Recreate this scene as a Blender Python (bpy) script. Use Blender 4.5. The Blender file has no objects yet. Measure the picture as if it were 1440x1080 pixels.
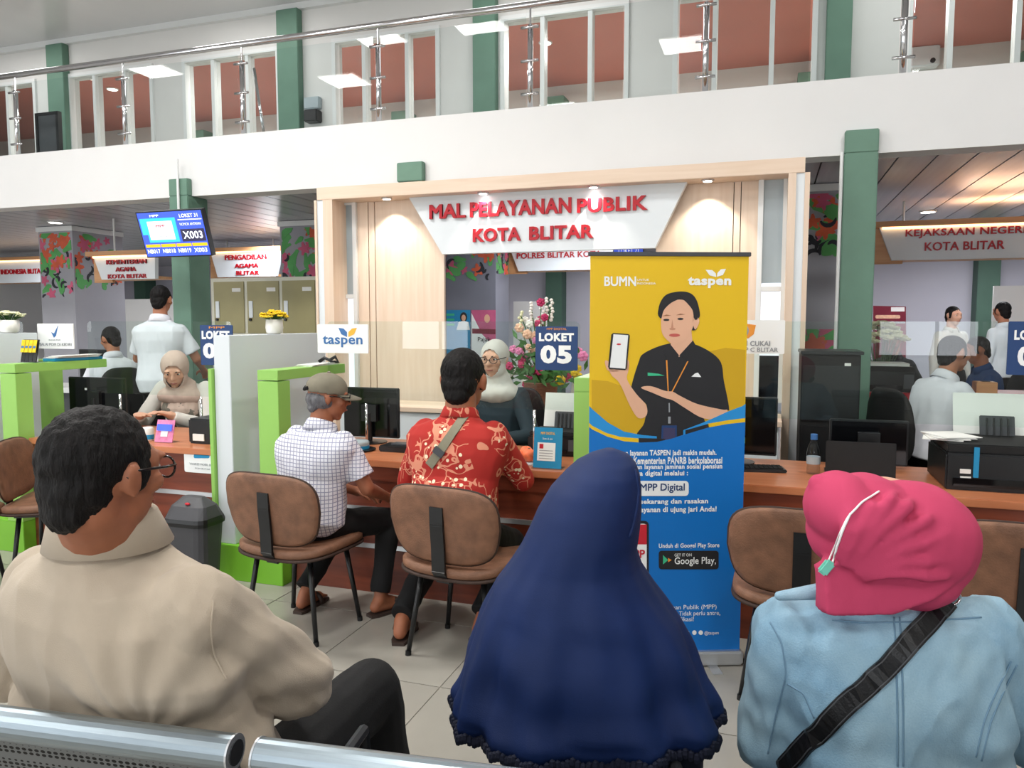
import bpy, bmesh, math, random
import numpy as np
from mathutils import Vector, Matrix, Quaternion, noise
random.seed(7)
SC = bpy.context.scene
COL = SC.collection
rad = math.radians
# ---------------------------------------------------------------- camera, world, light, exposure
F = 1080.0; H = 1.45; YAW = rad(18.5); PIT = rad(4.7)
cam = bpy.data.cameras.new('camera'); cam.sensor_width = 36; cam.lens = 36 * F / 1440; cam.clip_start = .05
camo = bpy.data.objects.new('camera', cam); COL.objects.link(camo)
camo.location = (0, 0, H); camo.rotation_euler = (math.pi/2 - PIT, 0, YAW)
SC.camera = camo
w = bpy.data.worlds.new('world'); SC.world = w; w.use_nodes = True
w.node_tree.nodes['Background'].inputs[0].default_value = (.80, .88, 1, 1)
w.node_tree.nodes['Background'].inputs[1].default_value = 1.0
SC.view_settings.view_transform = 'Standard'; SC.view_settings.look = 'None'
SC.view_settings.exposure = -0.12; SC.view_settings.gamma = 1; SC.view_settings.use_curve_mapping = False

def area(name, loc, rot, sx, sy, power, col=(1, 1, 1), spread=180):
    l = bpy.data.lights.new(name, 'AREA'); l.shape = 'RECTANGLE'; l.size = sx; l.size_y = sy
    l.energy = power; l.color = col; l.spread = rad(spread)
    o = bpy.data.objects.new(name, l); COL.objects.link(o); o.location = loc; o.rotation_euler = rot
    return o
# daylight through the tall windows of the entrance wall, behind the camera
WINX = (-10.4, -6.2, -2.2, 2.4)
for x in WINX: area('window_daylight', (x, -5.9, 2.0), (rad(90), 0, 0), 1.5, 2.3, 95, (.92, .96, 1))
area('side_daylight', (-13.9, -2.5, 2.2), (rad(90), 0, rad(-90)), 5, 2.6, 170, (.92, .96, 1))
# ceiling panels of the hall
LAMPS = [(-8.27, 2.77), (-5.97, 1.5), (-4.68, 2.92), (-3.36, 2.89), (-1.12, 1.42), (1.6, 2.9), (-8.5, -2.8), (-4.9, -2.8), (-1.3, -2.8), (2.3, -2.8)]
for x, y in LAMPS: area('panel_light', (x, y, 4.935), (0, 0, 0), .56, .56, 60, (1, .985, .95))
# rooms under and above the mezzanine
for x, y, p in ((-10, 8.6, 62), (-6.2, 8.6, 52), (-2.0, 8.4, 62), (2.2, 8.4, 62), (-8, 11.2, 45), (-2.5, 11.2, 45), (2.8, 11.2, 52)):
    area('room_fill', (x, y, 2.5), (0, 0, 0), 1.0, .5, p, (.95, .96, 1))  # soft fill added for the deep hall, apart from its recessed lamps
for x in (-9, -5.6, -2.2, 1.2):
    area('upper_light', (x, 9.2, 4.7), (0, 0, 0), .6, .6, 110, (1, .97, .93))
    area('gallery_light', (x, 6.9, 4.9), (0, 0, 0), 1.2, .25, 14, (1, .98, .95))

# ---------------------------------------------------------------- sight-line helpers (pixel -> point of a real plane)
FW = Vector((-math.sin(YAW)*math.cos(PIT), math.cos(YAW)*math.cos(PIT), -math.sin(PIT)))
RT = Vector((math.cos(YAW), math.sin(YAW), 0)); UPV = RT.cross(FW); CAM = Vector((0, 0, H))
def ray(u, v): return FW + RT*((u-720)/F) - UPV*((v-540)/F)
def atY(u, v, y): r = ray(u, v); return CAM + r*(y/r.y)
def atZ(u, v, z): r = ray(u, v); return CAM + r*((z-H)/r.z)
def atD(u, v, d): return CAM + ray(u, v)*d
def xY(u, y): return atY(u, 451, y).x

# ---------------------------------------------------------------- materials
def lin(c):
    c = c/255.0
    return c/12.92 if c <= .04045 else ((c+.055)/1.055)**2.4
def rgb(r, g, b): return (lin(r), lin(g), lin(b), 1)
MATS = {}
def mat(name, col, rough=.5, metal=0, var=.06, scale=6, bump=0, bscale=60, emit=0, spec=.5, trans=0, alpha=1, stretch=(1, 1, 1), sheen=0, coat=0, ior=1.45):
    if name in MATS: return MATS[name]
    m = bpy.data.materials.new(name); m.use_nodes = True; nt = m.node_tree; b = nt.nodes['Principled BSDF']
    c = rgb(*col)
    tc = nt.nodes.new('ShaderNodeTexCoord'); mp = nt.nodes.new('ShaderNodeMapping'); mp.inputs['Scale'].default_value = stretch
    nt.links.new(tc.outputs['Object'], mp.inputs[0])
    if var:
        n = nt.nodes.new('ShaderNodeTexNoise'); n.inputs['Scale'].default_value = scale; n.inputs['Detail'].default_value = 4
        nt.links.new(mp.outputs[0], n.inputs['Vector'])
        r = nt.nodes.new('ShaderNodeValToRGB')
        r.color_ramp.elements[0].position = .3; r.color_ramp.elements[1].position = .7
        r.color_ramp.elements[0].color = tuple(max(0, x*(1-var*1.6)) for x in c[:3]) + (1,)
        r.color_ramp.elements[1].color = tuple(min(1, x*(1+var)) for x in c[:3]) + (1,)
        nt.links.new(n.outputs[0], r.inputs[0]); nt.links.new(r.outputs[0], b.inputs['Base Color'])
    else: b.inputs['Base Color'].default_value = c
    if bump:
        n2 = nt.nodes.new('ShaderNodeTexNoise'); n2.inputs['Scale'].default_value = bscale; n2.inputs['Detail'].default_value = 3
        nt.links.new(mp.outputs[0], n2.inputs['Vector'])
        bp = nt.nodes.new('ShaderNodeBump'); bp.inputs['Strength'].default_value = bump; bp.inputs['Distance'].default_value = .01
        nt.links.new(n2.outputs[0], bp.inputs['Height']); nt.links.new(bp.outputs[0], b.inputs['Normal'])
    b.inputs['Roughness'].default_value = rough; b.inputs['Metallic'].default_value = metal
    b.inputs['Specular IOR Level'].default_value = spec; b.inputs['IOR'].default_value = ior
    if emit: b.inputs['Emission Color'].default_value = c; b.inputs['Emission Strength'].default_value = emit
    if trans: b.inputs['Transmission Weight'].default_value = trans
    if sheen: b.inputs['Sheen Weight'].default_value = sheen
    if coat: b.inputs['Coat Weight'].default_value = coat; b.inputs['Coat Roughness'].default_value = .1
    if alpha < 1: b.inputs['Alpha'].default_value = alpha
    MATS[name] = m; return m
def glassmat(name, tint, refl=1.0):
    # architectural pane: clear transmission plus true fresnel reflection
    m = bpy.data.materials.new(name); m.use_nodes = True; nt = m.node_tree; nt.nodes.clear()
    o = nt.nodes.new('ShaderNodeOutputMaterial'); mx = nt.nodes.new('ShaderNodeMixShader'); fr = nt.nodes.new('ShaderNodeFresnel'); fr.inputs[0].default_value = 1.5
    t = nt.nodes.new('ShaderNodeBsdfTransparent'); t.inputs[0].default_value = rgb(*tint)
    g = nt.nodes.new('ShaderNodeBsdfGlossy'); g.inputs['Roughness'].default_value = .0
    mu = nt.nodes.new('ShaderNodeMath'); mu.operation = 'MULTIPLY'; mu.inputs[1].default_value = refl
    ge = nt.nodes.new('ShaderNodeNewGeometry'); m2 = nt.nodes.new('ShaderNodeMath'); m2.operation = 'SUBTRACT'; m2.inputs[0].default_value = 1; nt.links.new(ge.outputs['Backfacing'], m2.inputs[1])
    m3 = nt.nodes.new('ShaderNodeMath'); m3.operation = 'MULTIPLY'; nt.links.new(fr.outputs[0], mu.inputs[0]); nt.links.new(mu.outputs[0], m3.inputs[0]); nt.links.new(m2.outputs[0], m3.inputs[1]); nt.links.new(m3.outputs[0], mx.inputs[0])
    nt.links.new(t.outputs[0], mx.inputs[1]); nt.links.new(g.outputs[0], mx.inputs[2]); nt.links.new(mx.outputs[0], o.inputs[0])
    MATS[name] = m; return m
def woodmat(name, c1, c2, rough=.4, sc=(1.2, 14, 14), coat=0):
    m = bpy.data.materials.new(name); m.use_nodes = True; nt = m.node_tree; b = nt.nodes['Principled BSDF']
    tc = nt.nodes.new('ShaderNodeTexCoord'); mp = nt.nodes.new('ShaderNodeMapping'); mp.inputs['Scale'].default_value = sc
    n = nt.nodes.new('ShaderNodeTexNoise'); n.inputs['Scale'].default_value = 2.2; n.inputs['Detail'].default_value = 7; n.inputs['Distortion'].default_value = .5
    r = nt.nodes.new('ShaderNodeValToRGB'); r.color_ramp.elements[0].position = .32; r.color_ramp.elements[1].position = .68
    r.color_ramp.elements[0].color = rgb(*c1); r.color_ramp.elements[1].color = rgb(*c2)
    nt.links.new(tc.outputs['Object'], mp.inputs[0]); nt.links.new(mp.outputs[0], n.inputs['Vector']); nt.links.new(n.outputs[0], r.inputs[0]); nt.links.new(r.outputs[0], b.inputs['Base Color'])
    b.inputs['Roughness'].default_value = rough
    if coat: b.inputs['Coat Weight'].default_value = coat; b.inputs['Coat Roughness'].default_value = .12
    MATS[name] = m; return m

mat('white_paint', (226, 226, 226), .7, var=.015, scale=2)
mat('wall_white', (222, 221, 219), .8, var=.02, scale=1.5)
mat('wall_lilac', (193, 191, 203), .8, var=.03, scale=1.2)
mat('wall_grey', (120, 122, 134), .75, var=.04, scale=2)
mat('wall_grey_light', (160, 160, 168), .75, var=.04, scale=2)
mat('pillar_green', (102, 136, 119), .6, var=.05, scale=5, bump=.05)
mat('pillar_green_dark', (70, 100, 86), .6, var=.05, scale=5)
mat('hall_ceiling', (214, 215, 217), .25, var=.03, scale=1, stretch=(1, .1, 1), spec=.6)
mat('slat_ceiling', (176, 178, 186), .24, var=.12, scale=3, stretch=(3, .1, 1), spec=.35)
mat('salmon_ceiling', (196, 118, 104), .45, var=.06, scale=1)
mat('floor_tile', (160, 156, 147), .22, var=.05, scale=2.5, spec=.5)
mat('grout', (128, 124, 116), .8)
mat('lime_laminate', (152, 204, 100), .38, var=.02, scale=2)
mat('lime_laminate_dark', (122, 186, 52), .38, var=.02, scale=2)
mat('white_laminate', (222, 228, 232), .35, var=.012, scale=2)
mat('frame_white', (226, 228, 228), .45, var=.01)
mat('metal_strip', (205, 208, 212), .28, metal=.8, var=.04)
mat('chrome', (205, 205, 208), .12, metal=1, var=.02)
mat('steel_brushed', (150, 162, 170), .34, metal=1, var=.05, scale=30, stretch=(.3, 8, 8))
mat('steel_dark', (70, 72, 76), .35, metal=.8, var=.1)
mat('black_plastic', (24, 25, 27), .35, var=.12, scale=8)
mat('black_matte', (20, 20, 21), .7, var=.15, scale=8)
mat('screen_black', (13, 14, 17), .08, var=.05)
mat('grey_plastic', (72, 74, 78), .5, var=.05)
mat('bin_body', (66, 66, 70), .5, var=.06)
mat('sign_red', (178, 10, 30), .35, var=.02)
mat('navy_print', (30, 62, 112), .5, var=.01)
mat('white_print', (240, 242, 242), .5, var=0)
mat('paper', (232, 232, 228), .7, var=.02)
mat('leather_brown', (128, 90, 68), .55, var=.2, scale=14, bump=.25, bscale=160)
mat('leather_edge', (58, 40, 32), .7, var=.15, scale=20)
mat('locker_olive', (158, 150, 108), .45, var=.03)
mat('locker_frame', (214, 212, 196), .45, var=.02)
mat('red_laminate', (176, 32, 44), .4, var=.05)
mat('teal_vinyl', (62, 120, 124), .35, var=.08)
mat('ceramic_white', (236, 234, 228), .3, var=.01)
mat('leaf_green', (62, 110, 48), .5, var=.25, scale=30)
mat('leaf_dark', (34, 66, 40), .5, var=.25, scale=30)
mat('petal_yellow', (238, 200, 24), .55, var=.12, scale=40)
mat('petal_cream', (228, 228, 186), .55, var=.12, scale=40)
mat('petal_pink', (226, 132, 176), .55, var=.15, scale=40)
mat('petal_magenta', (186, 40, 92), .55, var=.15, scale=40)
mat('petal_orange', (240, 120, 76), .55, var=.15, scale=40)
mat('petal_white', (240, 236, 228), .55, var=.06, scale=40)
mat('petal_peach', (240, 190, 160), .55, var=.1, scale=40)
mat('rattan', (122, 78, 58), .7, var=.25, scale=30, stretch=(1, 1, 8))
mat('batik_green', (92, 168, 96), .7, var=.1); mat('batik_orange', (214, 98, 66), .7, var=.15)
mat('batik_black', (44, 46, 54), .7); mat('batik_pink', (206, 96, 128), .7, var=.1)
mat('led_panel', (255, 252, 246), .5, var=0, emit=14)
mat('downlight', (255, 252, 246), .5, var=0, emit=9)
mat('led_warm', (255, 206, 150), .5, var=0, emit=3.2)
mat('banner_yellow', (232, 190, 26), .5, var=.02, scale=1)
mat('banner_ochre', (206, 164, 22), .5, var=.02, scale=1)
mat('banner_blue', (0, 112, 196), .5, var=.04, scale=1)
mat('banner_light_blue', (36, 144, 214), .5, var=.02)
mat('print_black', (34, 34, 38), .5, var=.05); mat('print_skin', (226, 176, 146), .5, var=.03); mat('print_skin_dark', (198, 140, 112), .5, var=.02)
mat('print_lip', (196, 92, 84), .5, var=0); mat('print_green', (60, 190, 140), .5, var=0); mat('print_red', (200, 36, 52), .5, var=0)
mat('print_grey', (150, 154, 160), .5, var=0); mat('print_orange', (232, 150, 60), .5, var=0); mat('print_brown', (150, 98, 66), .5, var=0)
mat('print_taspen_blue', (60, 110, 170), .5, var=0); mat('print_taspen_yellow', (240, 180, 60), .5, var=0)
mat('print_teal', (30, 140, 190), .5, var=.03)
mat('screen_blue', (64, 92, 214), .3, var=0, emit=.75); mat('screen_white', (240, 244, 255), .3, var=0, emit=.8)
mat('screen_yellow', (236, 190, 30), .3, var=0, emit=.7); mat('screen_cyan', (60, 190, 240), .3, var=0, emit=.8); mat('screen_dark', (56, 54, 84), .3, var=0, emit=.3)
mat('frosted_pane', (168, 180, 186), .35, var=.02)
mat('glow_pane', (236, 240, 250), .5, var=.1, scale=3, emit=.75)
mat('maroon', (122, 24, 50), .5, var=.05)
mat('magenta_print', (196, 90, 130), .5, var=.1)
glassmat('glass_clear', (246, 251, 249), 1.0); glassmat('glass_rail', (247, 250, 250), .4); glassmat('glass_window', (240, 242, 241), .9); glassmat('bottle_clear', (236, 240, 244), 1.2)
woodmat('desk_front', (96, 42, 27), (130, 62, 40), .38, (.9, 9, 9))
woodmat('desk_top', (182, 108, 70), (202, 130, 90), .3, (.9, 9, 9))
woodmat('light_wood', (222, 197, 174), (230, 208, 188), .45, (12, 12, .8))
woodmat('light_wood_h', (222, 197, 174), (230, 208, 188), .45, (.8, 12, 12))
woodmat('warm_wood', (196, 140, 92), (212, 160, 112), .45, (.8, 12, 12))

# ---------------------------------------------------------------- mesh builder
WM = {}
class MB:
    def __init__(s): s.v = []; s.f = []
    def add(s, vs, fs):
        o = len(s.v); s.v += [Vector(v) for v in vs]; s.f += [tuple(i+o for i in f) for f in fs]; return s
    def box(s, lo, hi):
        x0, y0, z0 = lo; x1, y1, z1 = hi
        return s.add([(x0,y0,z0),(x1,y0,z0),(x1,y1,z0),(x0,y1,z0),(x0,y0,z1),(x1,y0,z1),(x1,y1,z1),(x0,y1,z1)],
                     [(0,3,2,1),(4,5,6,7),(0,1,5,4),(1,2,6,5),(2,3,7,6),(3,0,4,7)])
    def obox(s, c, size, R=None):
        R = R or Matrix.Identity(3); c = Vector(c); sx, sy, sz = (k/2 for k in size)
        vs = [c + R @ Vector((a*sx, b*sy, d*sz)) for d in (-1, 1) for a, b in ((-1,-1),(1,-1),(1,1),(-1,1))]
        return s.add(vs, [(0,3,2,1),(4,5,6,7),(0,1,5,4),(1,2,6,5),(2,3,7,6),(3,0,4,7)])
    def prism(s, fr, poly, t0, t1):   # poly in frame (s,t); extruded along the frame normal
        n = len(poly)
        vs = [fr.p(a, b, t0) for a, b in poly] + [fr.p(a, b, t1) for a, b in poly]
        ar = sum(poly[i][0]*poly[(i+1)%n][1]-poly[(i+1)%n][0]*poly[i][1] for i in range(n))
        fs = [tuple(range(n, 2*n)), tuple(reversed(range(n)))] + [(i, (i+1)%n, n+(i+1)%n, n+i) for i in range(n)]
        if ar*(t1-t0) < 0: fs = [tuple(reversed(f)) for f in fs]
        return s.add(vs, fs)
    def rings(s, rings, cap=True):
        n = len(rings[0]); vs = [v for r in rings for v in r]; fs = []
        for i in range(len(rings)-1):
            for j in range(n): fs.append((i*n+j, i*n+(j+1)%n, (i+1)*n+(j+1)%n, (i+1)*n+j))
        if cap: fs.append(tuple(reversed(range(n)))); fs.append(tuple(range((len(rings)-1)*n, len(rings)*n)))
        return s.add(vs, fs)
    def cyl(s, p0, p1, r0, r1=None, n=14):
        return s.tube([p0, p1], [r0, r0 if r1 is None else r1], n)
    def tube(s, pts, r, n=8, flat=1.0):
        pts = [Vector(p) for p in pts]; rs = r if isinstance(r, (list, tuple)) else [r]*len(pts); R = []; prev = None
        for i, p in enumerate(pts):
            d = (pts[min(i+1, len(pts)-1)] - pts[max(i-1, 0)]).normalized()
            a = prev if prev is not None else (Vector((0,0,1)) if abs(d.z) < .9 else Vector((1,0,0)))
            x = (a - d*a.dot(d)).normalized(); prev = x; y = d.cross(x)
            R.append([p + (x*math.cos(2*math.pi*k/n) + y*math.sin(2*math.pi*k/n)*flat)*rs[i] for k in range(n)])
        return s.rings(R)
    def lathe(s, prof, c=(0,0,0), n=20, sx=1, sy=1):
        c = Vector(c)
        return s.rings([[c + Vector((r*math.cos(2*math.pi*k/n)*sx, r*math.sin(2*math.pi*k/n)*sy, z)) for k in range(n)] for r, z in prof])
    def ell(s, c, r, R=None, n=14, m=9):
        R = R or Matrix.Identity(3); c = Vector(c); rg = []
        for i in range(m+1):
            a = -math.pi/2 + math.pi*(i+.0)/m
            ca = max(math.cos(a), .02)
            rg.append([c + R @ Vector((r[0]*ca*math.cos(2*math.pi*k/n), r[1]*ca*math.sin(2*math.pi*k/n), r[2]*math.sin(a))) for k in range(n)])
        return s.rings(rg)
    def cap(s, p0, p1, r0, r1, n=14, m=4):
        p0 = Vector(p0); p1 = Vector(p1); d = p1-p0; L = d.length
        if L < 1e-5: return s.ell(p0, (r0, r0, r0))
        d /= L; a = Vector((0,0,1)) if abs(d.z) < .9 else Vector((1,0,0)); x = (a-d*a.dot(d)).normalized(); y = d.cross(x); R = []
        for i in range(m+1):
            t = math.pi/2*(1-i/m); q = max(math.cos(t), .03)
            R.append([p0 - d*r0*math.sin(t) + (x*math.cos(2*math.pi*k/n)+y*math.sin(2*math.pi*k/n))*r0*q for k in range(n)])
        for i in range(m+1):
            t = math.pi/2*i/m; q = max(math.cos(t), .03)
            R.append([p1 + d*r1*math.sin(t) + (x*math.cos(2*math.pi*k/n)+y*math.sin(2*math.pi*k/n))*r1*q for k in range(n)])
        return s.rings(R)
    def build(s, name, m, parent=None, smooth=False, bevel=0, seg=2, kind=None):
        me = bpy.data.meshes.new(name)
        vs = s.v
        if parent is not None and parent.name in WM:
            inv = WM[parent.name].inverted(); vs = [inv @ v for v in vs]
        me.from_pydata([tuple(v) for v in vs], [], s.f)
        me.validate()
        o = bpy.data.objects.new(name, me); COL.objects.link(o)
        if isinstance(m, (list, tuple)):
            for k in m: me.materials.append(MATS[k])
        else: me.materials.append(MATS[m])
        if parent is not None: o.parent = parent; 
        WM[o.name] = WM[parent.name] if parent is not None and parent.name in WM else Matrix.Identity(4)
        bm = bmesh.new(); bm.from_mesh(me); bmesh.ops.recalc_face_normals(bm, faces=bm.faces)
        if bevel: 
            bmesh.ops.remove_doubles(bm, verts=bm.verts, dist=1e-5)
            ed = [e for e in bm.edges if len(e.link_faces) == 2 and e.calc_face_angle() > .5]
            bmesh.ops.bevel(bm, geom=ed, offset=bevel, segments=seg, affect='EDGES', clamp_overlap=True)
        bm.to_mesh(me); bm.free()
        if smooth:
            me.polygons.foreach_set('use_smooth', [True]*len(me.polygons))
        if kind: o['kind'] = kind
        return o
class Frame:
    def __init__(s, o, r=(1,0,0), u=(0,0,1)):
        s.o = Vector(o); s.r = Vector(r).normalized(); s.u = Vector(u).normalized(); s.n = s.r.cross(s.u)
    def p(s, a, b, t=0): return s.o + s.r*a + s.u*b + s.n*t
    def uv(s, u, v):
        d = ray(u, v); t = (s.o-CAM).dot(s.n)/d.dot(s.n); q = CAM + d*t - s.o
        return (q.dot(s.r), q.dot(s.u))
def rect(a0, b0, a1, b1): return [(a0,b0),(a1,b0),(a1,b1),(a0,b1)]
def rrect(a0, b0, a1, b1, r, k=4):
    P = []
    for cx, cy, s in ((a1-r, b0+r, -90), (a1-r, b1-r, 0), (a0+r, b1-r, 90), (a0+r, b0+r, 180)):
        for i in range(k+1):
            t = rad(s + 90*i/k); P.append((cx+r*math.cos(t), cy+r*math.sin(t)))
    return P
def oval(cx, cy, rx, ry, n=20, rot=0):
    return [(cx+rx*math.cos(t)*math.cos(rot)-ry*math.sin(t)*math.sin(rot), cy+rx*math.cos(t)*math.sin(rot)+ry*math.sin(t)*math.cos(rot)) for t in [2*math.pi*i/n for i in range(n)]]
def tag(o, label=None, cat=None, group=None, kind=None):
    if label: o['label'] = label
    if cat: o['category'] = cat
    if group: o['group'] = group
    if kind: o['kind'] = kind
    return o
def thing(name, label, cat, loc=(0,0,0), rz=0, group=None):
    o = bpy.data.objects.new(name, None); COL.objects.link(o); o.location = loc; o.rotation_euler = (0, 0, rz); o.empty_display_size = .1
    WM[o.name] = Matrix.Translation(Vector(loc)) @ Matrix.Rotation(rz, 4, 'Z')
    return tag(o, label, cat, group)
def local(root): WM[root.name] = Matrix.Identity(4); return root   # parts given in the thing's own frame
def kids(o): return [c for c in bpy.data.objects if c.parent == o]
CH = {}
def copy_tree(o, parent=None, m=None):
    c = o.copy(); COL.objects.link(c)
    if parent: c.parent = parent
    for ch in kids(o):
        copy_tree(ch, c)
    return c
def text(name, s, fr, box, m, parent, bold=.0, ext=.001, lift=0, res=3, kind=None):
    """lettering fitted into box=(a0,b0,a1,b1) of the frame (cap height to box height)"""
    multi = bold if 'M' in s and bold > .003 else 0
    if 'M' in s: bold = 0
    cu = bpy.data.curves.new(name, 'FONT'); cu.body = s; cu.size = 1; cu.offset = bold; cu.resolution_u = res; cu.extrude = .001; cu.space_character = 1.0 + bold*2
    to = bpy.data.objects.new('t', cu); COL.objects.link(to)
    dg = bpy.context.evaluated_depsgraph_get(); me = bpy.data.meshes.new_from_object(to.evaluated_get(dg)); bpy.data.objects.remove(to)
    n = len(me.vertices); co = np.empty(n*3); me.vertices.foreach_get('co', co); co = co.reshape(-1, 3)
    if n == 0: return None
    x0, x1 = co[:,0].min(), co[:,0].max(); y0, y1 = co[:,1].min(), co[:,1].max()
    a0, b0, a1, b1 = box
    co[:,0] = a0 + (co[:,0]-x0)/(x1-x0)*(a1-a0); co[:,1] = b0 + (co[:,1]-y0)/(y1-y0)*(b1-b0); co[:,2] = lift + (co[:,2] > 0)*ext
    W = np.array(fr.o) + np.outer(co[:,0], fr.r) + np.outer(co[:,1], fr.u) + np.outer(co[:,2], fr.n)
    if parent is not None and parent.name in WM:
        inv = np.array(WM[parent.name].inverted()); W = W @ inv[:3,:3].T + inv[:3,3]
    me.vertices.foreach_set('co', W.ravel()); me.update()
    if multi:      # heavier strokes from slightly staggered copies (the font's M cannot be offset)
        bm = bmesh.new(); bm.from_mesh(me); src = bm.verts[:]+bm.edges[:]+bm.faces[:]; kx = (a1-a0)/(x1-x0)*multi*.8; ky = (b1-b0)/(y1-y0)*multi*.6
        iR = WM[parent.name].inverted().to_3x3() if parent is not None and parent.name in WM else Matrix.Identity(3)
        for q, (dx, dy) in enumerate(((kx, ky), (-kx, ky), (kx, -ky), (-kx, -ky))):
            d = bmesh.ops.duplicate(bm, geom=src); bmesh.ops.translate(bm, verts=[g for g in d['geom'] if isinstance(g, bmesh.types.BMVert)], vec=iR @ (fr.r*dx+fr.u*dy+fr.n*ext*.05*(q+1)))
        bm.to_mesh(me); bm.free()
    me.materials.clear(); me.materials.append(MATS[m])
    o = bpy.data.objects.new(name, me); COL.objects.link(o); me.name = name
    if parent is not None: o.parent = parent; 
    return o
def ptext(name, s, fr, px, m, parent, **k):
    """px = (left u, top v, right u, bottom v) at the left end of the line"""
    a0, b0 = fr.uv(px[0], px[3]); _, b1 = fr.uv(px[0], px[1]); a1, _ = fr.uv(px[2], px[3])
    return text(name, s, fr, (a0, b0, a1, b1), m, parent, **k)
def pp(fr, pts): return [fr.uv(u, v) for u, v in pts]
def struct(name, mb, m, **k):
    o = mb.build(name, m, None, **k)
    if o is not None: o['kind'] = 'structure'
    return o
def sbox(name, lo, hi, m, **k): return struct(name, MB().box(lo, hi), m, **k)
# ================================================================= THE SETTING
sbox('floor', (-14.2, -6.2, -.12), (6.7, 13.2, -.003), 'floor_tile')
FL = bpy.data.objects['floor']
tile = MB().box((0, 0, -.003), (.594, .594, .0005)).build('tile', 'floor_tile', FL)
tile.location = (-6.0, .3, 0)
for i in range(15):
    for j in range(6):
        if i == j == 0: continue
        o = tile.copy(); COL.objects.link(o); o.location = (-6.0 + .6*i, .3 + .6*j, 0)
FY = 5.8; ZB = 2.59; ZT = 3.09; ZC = 4.98; YW = 7.7
sbox('wall_left', (-14.2, -6.2, 0), (-14, 13.2, ZC), 'wall_white')
sbox('wall_right', (6.5, -6.2, 0), (6.7, 13.2, ZC), 'wall_white')
sbox('ceiling', (-14.2, -6.2, ZC), (6.7, YW+.2, ZC+.1), 'hall_ceiling')
# entrance wall with four tall openings (behind the camera)
mb = MB(); xs_ = [-14] + [v for x in WINX for v in (x-.75, x+.75)] + [6.5]
for i in range(0, 10, 2): mb.box((xs_[i], -6.2, 0), (xs_[i+1], -6, ZC))
for i in range(1, 9, 2): mb.box((xs_[i], -6.2, 3.15), (xs_[i+1], -6, ZC)).box((xs_[i], -6.2, 0), (xs_[i+1], -6, .85))
struct('wall_rear', mb, 'wall_white')
for k, x in enumerate(WINX):
    m = MB()
    for a in (-.75, .1, .7): m.box((x+a, -5.89, .85), (x+a+.05, -5.85, 3.15))
    for z in (.85, 2.3, 3.1): m.box((x-.75, -5.89, z), (x+.75, -5.85, z+.05))
    struct('window_%d' % (k+8), m, 'frame_white')
# mezzanine slab, its white fascia, and the gallery floor
sbox('wall_mezzanine', (-14, FY, ZB-.012), (6.5, FY+.2, ZT), 'white_paint')
sbox('floor_1', (-14, FY+.2, ZT-.3), (6.5, 11.2, ZT), 'floor_tile')
# slatted glossy ceiling under the mezzanine: every strip a part
cl = sbox('ceiling_1', (-14, FY+.2, ZB+.003), (6.5, 13.0, ZB+.014), 'black_matte')
st = MB().box((0, FY+.2, ZB-.012), (.235, 12.98, ZB+.003)).build('ceiling_strip', 'slat_ceiling', cl); st.location = (-14, 0, 0)
for i in range(1, 83):
    o = st.copy(); COL.objects.link(o); o.location = (-14+.247*i, 0, 0)
sbox('wall_back', (-14, 13.0, 0), (6.5, 13.2, ZC), 'wall_lilac')
# upper wall with its windows
WX = []
for k, (u0, u1, mul) in enumerate([(-150, 68, (-60, 28)), (112, 229, (148, 190)), (270, 403, (311, 358)), (475, 622, (518, 577)), (705, 880, (762, 827)), (940, 1137, (997, 1075)), (1258, 1500, (1318, 1410))]):
    x0, x1 = xY(u0, YW), xY(u1, YW); WX.append((x0, x1)); zt = 4.55; fr = MB()
    for a, b in ((x0, x0+.045), (x1-.045, x1)): fr.box((a, YW-.03, ZT), (b, YW+.12, zt))
    fr.box((x0+.045, YW-.03, zt-.05), (x1-.045, YW+.12, zt)).box((x0+.045, YW-.03, ZT), (x1-.045, YW+.12, ZT+.06))
    wo = struct('window_%d' % (k+1), fr, 'frame_white')
    cs = [x0+.045] + [xY(m, YW) for m in mul] + [x1-.045]
    for m in cs[1:-1]: MB().box((m-.022, YW-.02, ZT+.06), (m+.022, YW+.1, zt-.05)).build('mullion', 'frame_white', wo)
    for i in range(len(cs)-1): MB().box((cs[i]+.02, YW+.03, ZT+.06), (cs[i+1]-.02, YW+.036, zt-.05)).build('pane', 'glass_window', wo)
mb = MB(); prev = -14
for x0, x1 in WX: mb.box((prev, YW, ZT), (x0, YW+.15, 4.55)); prev = x1
mb.box((prev, YW, ZT), (6.5, YW+.15, 4.55)).box((-14, YW, 4.55), (6.5, YW+.15, ZC))
struct('wall_upper', mb, 'wall_white')
sbox('trim_1', (-14, YW-.06, ZC-.07), (6.5, YW, ZC), 'frame_white')
sbox('wall_upper_back', (-14, 11.0, ZT), (6.5, 11.2, 4.95), 'wall_white')
sbox('ceiling_2', (-14, YW+.15, 4.82), (6.5, 11.0, 4.95), 'salmon_ceiling')
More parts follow.
